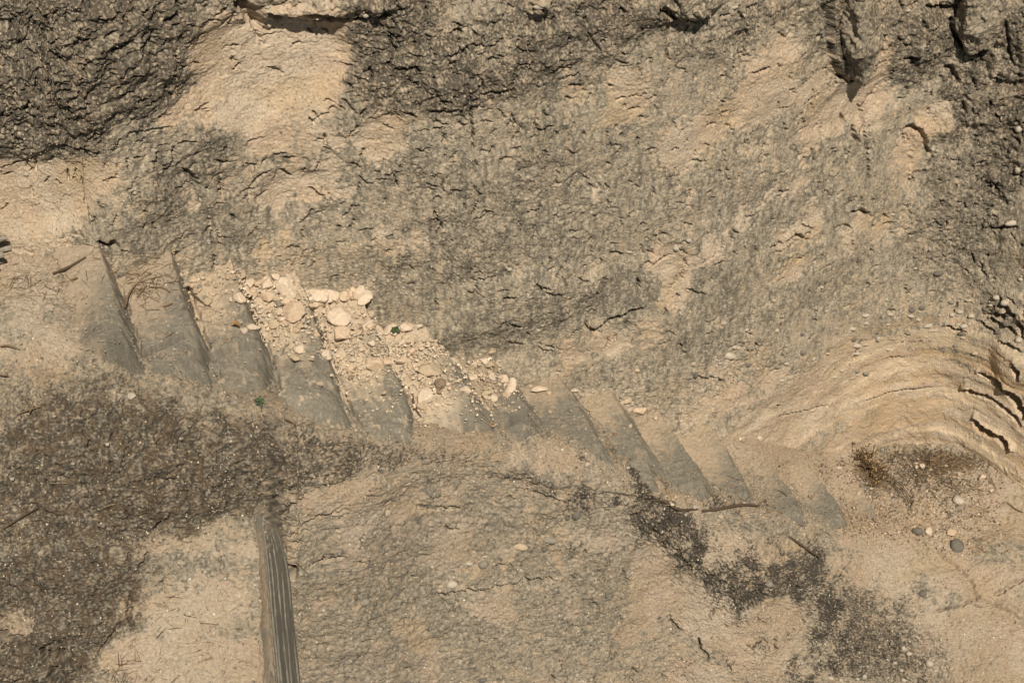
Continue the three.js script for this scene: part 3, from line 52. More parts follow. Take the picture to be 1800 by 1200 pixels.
const CLIFF_PEBBLES = [[4.755,-0.547,0.042,0.027,0.0],[4.938,-0.712,0.012,0.01,0.0],[4.812,-0.519,0.018,0.015,0.0],[5.086,-0.774,0.024,0.013,1.0],[5.144,-0.781,0.018,0.01,0.0],[5.269,-0.76,0.021,0.03,1.0],[5.361,-0.877,0.014,0.012,0.0],[5.486,-0.905,0.021,0.01,2.0],[5.726,-0.953,0.03,0.017,0.0],[5.795,-0.967,0.027,0.013,2.0],[5.898,-0.96,0.015,0.027,0.0],[5.818,-1.187,0.024,0.013,1.0],[5.749,-1.18,0.015,0.008,0.0],[5.075,-0.519,0.015,0.013,0.0],[5.429,-0.416,0.015,0.01,0.0],[5.452,-0.395,0.011,0.012,3.0],[6.287,-0.574,0.033,0.017,3.0],[6.127,-0.526,0.012,0.008,0.0],[6.115,-0.45,0.015,0.01,1.0],[6.127,-0.802,0.021,0.017,3.0],[5.967,-0.795,0.021,0.013,0.0],[5.784,-0.76,0.024,0.013,0.0],[6.184,-0.877,0.018,0.013,0.0],[6.252,-0.919,0.027,0.015,0.0],[6.115,-0.96,0.021,0.013,1.0],[6.298,-0.953,0.03,0.008,0.0],[6.332,-0.85,0.011,0.01,0.0],[6.424,-0.843,0.018,0.015,0.0],[6.481,-0.822,0.02,0.013,0.0],[6.561,-0.829,0.021,0.017,0.0],[6.527,-0.898,0.027,0.017,0.0],[6.401,-0.767,0.018,0.012,1.0],[6.527,-0.733,0.024,0.01,2.0],[6.687,-0.712,0.018,0.008,0.0],[6.709,-0.65,0.024,0.017,0.0],[6.778,-0.643,0.024,0.02,0.0],[6.824,-0.726,0.033,0.02,3.0],[6.812,-0.788,0.024,0.017,3.0],[6.732,-0.76,0.014,0.015,0.0],[6.778,-0.87,0.018,0.013,3.0],[6.927,-0.85,0.021,0.02,0.0],[6.641,-0.857,0.021,0.017,3.0],[6.687,-0.161,0.042,0.017,0.0],[5.669,-0.023,0.012,0.008,0.0],[5.932,-0.126,0.015,0.01,0.0],[4.744,1.541,0.024,0.01,0.0],[5.224,1.368,0.021,0.01,0.0],[5.509,1.279,0.024,0.008,0.0],[5.738,1.189,0.014,0.013,0.0],[5.921,1.107,0.015,0.01,0.0],[3.669,1.816,0.03,0.013,0.0],[2.789,1.899,0.015,0.01,0.0],[3.452,0.438,0.014,0.012,0.0],[2.743,0.494,0.011,0.01,0.0],[2.903,0.39,0.008,0.008,0.0],[2.938,0.376,0.011,0.01,0.0],[2.675,0.397,0.018,0.012,0.0],[4.412,0.266,0.018,0.017,0.0],[4.138,0.328,0.018,0.008,0.0],[4.481,0.308,0.015,0.013,0.0],[1.029,1.554,0.012,0.01,0.0],[4.538,-0.581,0.015,0.023,3.0],[4.492,-0.581,0.027,0.013,1.0],[4.435,-0.588,0.015,0.01,1.0],[4.526,-0.505,0.015,0.013,2.0],[2.389,1.995,0.015,0.008,0.0],[6.652,-1.063,0.021,0.013,2.0],[6.492,-1.043,0.015,0.01,1.0],[6.641,0.156,0.018,0.027,0.0],[6.595,0.404,0.021,0.02,0.0],[5.292,-0.857,0.006,0.004,0.0],[5.989,-1.063,0.017,0.011,0.0],[5.589,-0.912,0.01,0.005,0.0],[6.79,-0.698,0.013,0.007,0.0],[5.932,-0.671,0.007,0.004,0.0],[5.555,-1.05,0.011,0.006,1.0],[6.527,-0.884,0.012,0.008,1.0],[6.287,-1.029,0.012,0.007,1.0],[6.184,-0.822,0.011,0.007,0.0],[5.109,-0.74,0.008,0.004,0.0],[5.932,-0.691,0.013,0.009,0.0],[4.801,-0.567,0.01,0.005,0.0],[6.698,-0.512,0.007,0.004,3.0],[6.664,-0.884,0.008,0.005,1.0],[5.761,-0.919,0.006,0.004,2.0],[6.161,-0.877,0.007,0.004,2.0],[5.955,-0.87,0.017,0.009,0.0],[4.606,-0.457,0.008,0.006,0.0],[5.749,-0.919,0.014,0.009,3.0],[5.761,-1.001,0.006,0.004,0.0],[6.675,-0.843,0.007,0.004,0.0],[6.184,-0.719,0.008,0.005,0.0],[4.938,-0.65,0.01,0.006,0.0],[5.189,-0.802,0.007,0.004,1.0],[5.944,-1.098,0.011,0.006,2.0],[6.332,-0.843,0.011,0.006,3.0],[6.184,-0.808,0.009,0.005,1.0],[4.686,-0.533,0.006,0.004,0.0],[4.789,-0.56,0.012,0.007,0.0],[6.047,-0.891,0.006,0.004,1.0],[4.869,-0.616,0.007,0.005,3.0],[5.738,-1.015,0.021,0.013,0.0],[4.732,-0.643,0.008,0.004,0.0],[5.807,-0.974,0.008,0.004,0.0],[4.869,-0.595,0.013,0.006,3.0],[4.744,-0.574,0.018,0.01,0.0],[5.372,-0.815,0.011,0.006,1.0],[6.527,-0.953,0.025,0.013,3.0],[5.086,-0.54,0.007,0.004,2.0],[4.618,-0.643,0.006,0.004,0.0],[4.972,-0.574,0.018,0.01,0.0],[6.778,-0.629,0.007,0.005,0.0],[5.681,-0.815,0.023,0.013,0.0],[5.715,-1.015,0.015,0.008,0.0],[6.561,-0.884,0.013,0.008,0.0],[5.589,-0.946,0.011,0.008,2.0],[5.475,-0.602,0.013,0.009,0.0],[4.618,-0.678,0.012,0.007,2.0],[4.869,-0.746,0.012,0.008,1.0],[5.864,-0.629,0.007,0.004,2.0],[6.104,-0.664,0.011,0.005,3.0],[6.629,-0.74,0.006,0.004,1.0],[5.086,-0.622,0.008,0.005,2.0],[5.372,-0.746,0.01,0.006,1.0],[5.555,-0.974,0.011,0.006,0.0],[6.618,-0.726,0.016,0.009,3.0],[6.481,-0.898,0.015,0.009,0.0],[6.218,-1.022,0.011,0.006,3.0],[4.778,-0.526,0.008,0.004,1.0],[5.635,-0.843,0.007,0.004,0.0],[5.601,-0.76,0.011,0.006,1.0],[5.784,-0.815,0.017,0.01,0.0],[6.264,-1.091,0.008,0.004,0.0],[6.527,-0.65,0.006,0.004,1.0],[5.269,-0.698,0.006,0.004,0.0],[6.664,-0.664,0.007,0.004,2.0],[5.406,-0.802,0.011,0.006,0.0],[5.486,-0.891,0.012,0.006,3.0],[5.041,-0.581,0.009,0.005,0.0],[5.269,-0.423,0.012,0.009,1.0],[5.646,-0.843,0.01,0.006,0.0],[4.789,-0.505,0.017,0.012,0.0],[4.732,-0.554,0.008,0.004,3.0],[5.566,-1.118,0.022,0.011,0.0],[5.498,-0.698,0.009,0.006,0.0],[4.675,-0.54,0.013,0.008,0.0],[5.155,-0.76,0.008,0.004,0.0],[4.698,-0.574,0.018,0.011,0.0],[6.824,-0.464,0.01,0.007,2.0],[5.086,-0.802,0.006,0.004,0.0],[4.949,-0.774,0.009,0.006,1.0],[5.761,-0.836,0.006,0.004,0.0],[6.87,-0.636,0.012,0.006,1.0],[5.692,-0.898,0.017,0.012,3.0],[6.127,-0.843,0.022,0.011,0.0],[6.195,-0.795,0.02,0.013,3.0],[6.652,-0.76,0.026,0.013,3.0],[4.835,-0.554,0.007,0.004,0.0],[5.589,-1.029,0.009,0.005,0.0],[6.012,-0.981,0.011,0.008,0.0],[4.892,-0.554,0.025,0.012,1.0],[5.292,-0.788,0.007,0.004,0.0],[5.384,-0.905,0.01,0.006,0.0],[5.109,-0.698,0.013,0.009,3.0],[4.744,-0.56,0.006,0.004,0.0],[4.732,-0.595,0.024,0.012,0.0],[6.138,-0.87,0.008,0.005,1.0],[4.869,-0.423,0.015,0.009,0.0],[6.527,-0.802,0.01,0.005,1.0],[4.846,-0.498,0.011,0.006,3.0],[6.538,-0.981,0.018,0.01,2.0],[6.115,-0.939,0.005,0.004,2.0],[5.395,-0.974,0.012,0.007,2.0],[5.852,-1.056,0.007,0.004,1.0],[6.469,-0.843,0.012,0.006,0.0],[6.332,-0.76,0.011,0.006,3.0],[5.144,-0.698,0.018,0.009,1.0],[6.561,-0.74,0.007,0.004,0.0],[6.378,-0.76,0.005,0.004,0.0],[6.127,-0.815,0.015,0.008,0.0],[4.583,-0.602,0.014,0.008,2.0],[5.738,-0.932,0.013,0.008,1.0],[5.681,-1.077,0.008,0.004,1.0],[4.595,-0.671,0.011,0.006,1.0],[6.824,-0.485,0.017,0.012,0.0],[4.858,-0.753,0.013,0.006,0.0],[6.012,-0.857,0.006,0.004,1.0],[6.664,-0.698,0.008,0.006,0.0],[6.778,-0.643,0.014,0.009,1.0],[5.269,-0.65,0.014,0.01,3.0],[5.326,-0.567,0.006,0.004,2.0],[5.212,-0.884,0.008,0.005,3.0],[5.978,-0.843,0.006,0.004,0.0],[4.663,-0.636,0.014,0.008,0.0],[5.109,-0.684,0.007,0.004,1.0],[6.687,-0.87,0.018,0.01,1.0],[5.887,-0.912,0.014,0.009,3.0],[4.846,-0.581,0.018,0.011,1.0],[4.824,-0.519,0.008,0.005,2.0],[5.132,-0.719,0.012,0.008,1.0],[6.184,-1.029,0.006,0.004,3.0],[5.761,-1.022,0.008,0.004,3.0],[5.635,-0.926,0.006,0.004,0.0],[5.281,-0.815,0.009,0.005,0.0],[6.664,-0.76,0.009,0.005,1.0],[5.155,-0.602,0.015,0.009,1.0],[6.835,-0.726,0.014,0.007,0.0],[4.755,-0.664,0.018,0.011,2.0],[5.624,-1.098,0.015,0.011,0.0],[5.555,-0.788,0.017,0.009,1.0],[5.749,-1.153,0.02,0.012,1.0],[6.847,-0.733,0.006,0.004,0.0],[4.881,-0.664,0.018,0.01,3.0],[6.389,-0.864,0.01,0.006,0.0],[4.561,-0.616,0.007,0.004,0.0],[6.092,-1.029,0.01,0.006,3.0],[4.789,-0.698,0.011,0.007,0.0],[6.458,-0.905,0.006,0.004,1.0],[5.178,-0.636,0.007,0.004,1.0],[5.109,-0.884,0.023,0.012,0.0],[3.326,0.397,0.008,0.007,0.0],[3.018,0.5,0.006,0.005,0.0],[2.8,0.459,0.007,0.006,0.0],[2.926,0.618,0.006,0.005,0.0],[3.075,0.459,0.006,0.005,0.0],[3.178,0.473,0.007,0.006,0.0],[3.292,0.273,0.006,0.005,0.0],[2.835,0.48,0.008,0.007,0.0],[3.498,0.294,0.007,0.006,0.0],[3.44,0.452,0.008,0.007,0.0],[3.566,0.308,0.008,0.007,0.0],[3.178,0.438,0.007,0.006,0.0],[2.629,0.452,0.006,0.005,0.0],[2.583,0.494,0.006,0.005,0.0],[3.212,0.418,0.006,0.005,0.0],[3.292,0.301,0.007,0.006,0.0],[2.812,0.48,0.008,0.007,0.0],[3.692,0.549,0.007,0.006,0.0],[3.212,0.418,0.005,0.004,0.0],[2.469,0.473,0.007,0.006,0.0],[3.132,0.542,0.008,0.007,0.0],[2.869,0.335,0.005,0.004,0.0],[3.04,0.528,0.007,0.006,0.0],[2.812,0.473,0.008,0.007,0.0],[2.618,0.507,0.006,0.005,0.0],[2.858,0.556,0.006,0.005,0.0],[2.492,0.521,0.005,0.004,0.0],[3.143,0.418,0.007,0.006,0.0],[2.892,0.425,0.009,0.007,0.0],[3.692,0.273,0.008,0.006,0.0],[3.383,0.438,0.008,0.007,0.0],[2.595,0.624,0.009,0.007,0.0],[3.738,0.232,0.005,0.005,0.0],[3.029,0.569,0.008,0.007,0.0],[3.315,0.618,0.008,0.007,0.0],[3.383,0.321,0.005,0.004,0.0],[3.383,0.438,0.008,0.006,0.0],[3.258,0.376,0.008,0.007,0.0],[2.515,0.514,0.007,0.006,0.0],[2.755,0.514,0.006,0.005,0.0],[2.675,0.445,0.007,0.006,0.0],[2.903,0.5,0.007,0.006,0.0],[3.212,0.418,0.007,0.006,0.0],[3.2,0.349,0.009,0.007,0.0],[3.326,0.425,0.005,0.005,0.0],[2.4,0.535,0.006,0.005,0.0],[2.537,0.583,0.008,0.007,0.0],[3.166,0.521,0.006,0.005,0.0],[3.075,0.39,0.006,0.005,0.0],[2.892,0.466,0.006,0.005,0.0],[2.938,0.28,0.006,0.005,0.0],[3.36,0.383,0.006,0.005,0.0],[2.606,0.549,0.005,0.005,0.0],[3.006,0.466,0.005,0.004,0.0],[3.303,0.466,0.007,0.006,0.0],[3.909,0.308,0.006,0.005,0.0],[4.172,0.301,0.008,0.007,0.0],[4.069,0.328,0.007,0.006,0.0],[4.103,0.266,0.008,0.007,0.0],[4.046,0.37,0.007,0.006,0.0],[4.035,0.425,0.005,0.004,0.0],[4.035,0.349,0.009,0.007,0.0],[4.206,0.294,0.008,0.007,0.0],[4.126,0.452,0.006,0.006,0.0],[3.955,0.321,0.005,0.004,0.0],[4.161,0.314,0.007,0.006,0.0],[3.909,0.335,0.007,0.006,0.0],[4.115,0.273,0.007,0.006,0.0],[3.989,0.349,0.009,0.007,0.0],[4.001,0.438,0.005,0.004,0.0]];
const GROUND_PEBBLES = [[-0.147,1.609,0.026,0.03,1.0],[-0.308,1.704,0.032,0.023,0.0],[-0.362,1.716,0.015,0.013,2.0],[-0.237,1.667,0.024,0.023,1.0],[-0.219,1.613,0.024,0.012,0.0],[-0.058,1.576,0.012,0.012,3.0],[-0.138,1.576,0.021,0.008,0.0],[0.041,1.514,0.044,0.023,2.0],[0.202,1.477,0.041,0.023,1.0],[0.175,1.519,0.018,0.02,3.0],[-0.371,1.733,0.015,0.012,2.0],[0.345,1.346,0.026,0.033,3.0],[0.301,1.37,0.015,0.015,3.0],[0.65,1.383,0.009,0.023,0.0],[-0.613,1.379,0.018,0.027,2.0],[-0.577,1.358,0.009,0.013,2.0],[-0.738,1.749,0.029,0.023,1.0],[-0.684,1.761,0.013,0.015,3.0],[-0.568,1.737,0.015,0.017,3.0],[-0.487,1.745,0.018,0.02,1.0],[-0.774,1.728,0.012,0.017,3.0],[-0.684,1.798,0.012,0.02,1.0],[-0.147,2.128,0.024,0.017,3.0],[2.307,1.576,0.018,0.027,0.0],[2.342,1.626,0.019,0.015,0.0],[2.378,1.547,0.024,0.03,1.0],[2.235,1.543,0.012,0.023,1.0],[2.468,1.724,0.024,0.03,0.0],[2.405,1.477,0.015,0.007,0.0],[1.913,1.971,0.015,0.02,0.0],[2.056,1.897,0.013,0.017,0.0],[2.02,1.93,0.012,0.012,0.0],[1.85,1.963,0.018,0.013,0.0],[2.217,1.708,0.009,0.013,0.0],[2.262,1.733,0.015,0.01,0.0],[2.369,1.868,0.015,0.013,1.0],[1.957,1.605,0.007,0.008,0.0],[1.984,1.642,0.007,0.008,0.0],[1.993,1.597,0.006,0.008,0.0],[2.262,1.21,0.015,0.027,1.0],[2.423,1.123,0.021,0.02,3.0],[1.438,1.321,0.021,0.02,1.0],[1.313,1.407,0.007,0.01,0.0],[2.369,1.609,0.012,0.013,3.0],[0.963,1.021,0.009,0.01,0.0],[1.993,1.901,0.012,0.013,3.0],[2.486,1.626,0.015,0.013,1.0],[2.298,1.798,0.013,0.012,0.0],[2.316,1.901,0.018,0.015,0.0],[2.307,1.288,0.006,0.005,0.0],[2.719,1.161,0.006,0.005,0.0],[2.163,1.778,0.012,0.01,1.0],[2.477,1.514,0.01,0.009,1.0],[2.154,1.584,0.009,0.008,0.0],[2.548,1.638,0.008,0.007,1.0],[2.539,1.761,0.006,0.005,2.0],[2.396,1.786,0.005,0.004,0.0],[2.396,1.593,0.007,0.006,0.0],[2.19,1.988,0.005,0.004,1.0],[2.208,1.885,0.008,0.007,0.0],[2.53,1.469,0.01,0.009,0.0],[2.074,1.428,0.008,0.007,2.0],[2.513,1.329,0.005,0.004,0.0],[2.727,1.7,0.005,0.004,1.0],[2.414,1.733,0.009,0.008,0.0],[2.548,1.679,0.009,0.008,0.0],[2.235,1.51,0.006,0.005,1.0],[2.056,1.617,0.005,0.005,1.0],[2.262,1.774,0.006,0.005,1.0],[2.119,1.741,0.005,0.004,2.0],[2.522,1.601,0.006,0.005,2.0],[2.36,1.44,0.005,0.004,1.0],[2.253,1.687,0.006,0.005,1.0],[2.486,1.741,0.007,0.006,0.0],[2.414,1.658,0.011,0.01,1.0],[2.36,1.428,0.005,0.004,2.0],[2.53,1.453,0.009,0.008,0.0],[2.692,1.156,0.009,0.008,0.0],[2.504,2.111,0.007,0.006,0.0],[-0.532,1.477,0.005,0.004,1.0],[-0.523,1.597,0.006,0.005,2.0],[-0.407,1.889,0.005,0.004,2.0],[0.175,1.601,0.007,0.007,2.0],[-0.631,1.634,0.005,0.004,0.0],[-0.747,1.728,0.005,0.005,1.0],[-0.093,1.601,0.009,0.008,0.0],[-0.273,1.626,0.01,0.009,1.0],[-0.774,1.551,0.011,0.009,0.0],[-0.29,1.811,0.01,0.009,3.0],[-0.192,1.564,0.012,0.011,2.0],[-0.067,1.728,0.005,0.004,0.0],[0.005,1.819,0.005,0.004,2.0],[-0.299,1.835,0.012,0.011,2.0],[0.516,1.477,0.009,0.008,3.0],[-0.067,1.658,0.008,0.007,1.0],[-0.613,1.7,0.005,0.004,1.0],[-0.201,1.827,0.005,0.004,0.0],[-0.595,1.601,0.007,0.006,2.0],[-0.201,1.811,0.007,0.006,0.0],[-0.774,1.807,0.005,0.004,0.0],[-0.013,1.601,0.005,0.004,0.0],[-0.084,1.671,0.008,0.007,1.0],[-0.541,1.712,0.005,0.004,3.0],[0.086,1.407,0.007,0.007,2.0],[-1.132,1.774,0.009,0.008,0.0],[-0.281,1.667,0.005,0.004,0.0],[-0.532,1.708,0.005,0.004,0.0],[0.238,1.646,0.012,0.01,0.0],[-0.693,1.708,0.008,0.007,3.0],[-0.738,1.432,0.005,0.004,1.0],[0.247,1.704,0.012,0.011,3.0],[-0.156,1.469,0.005,0.004,1.0],[-0.299,1.531,0.009,0.008,1.0],[0.345,2.029,0.005,0.005,3.0],[0.068,1.663,0.009,0.008,3.0],[0.005,1.601,0.005,0.004,3.0],[-0.684,1.576,0.01,0.008,2.0],[0.05,1.617,0.011,0.01,0.0],[0.13,1.708,0.005,0.004,0.0],[-0.138,1.58,0.005,0.004,1.0],[-0.147,1.761,0.008,0.007,1.0],[0.202,1.531,0.008,0.007,3.0],[-0.013,1.51,0.006,0.006,2.0],[-0.541,1.428,0.006,0.005,3.0],[-0.201,1.914,0.01,0.008,1.0],[-0.407,1.638,0.011,0.01,0.0],[-0.093,1.658,0.008,0.007,0.0],[-0.416,1.724,0.005,0.004,0.0],[0.095,1.77,0.005,0.004,0.0]];
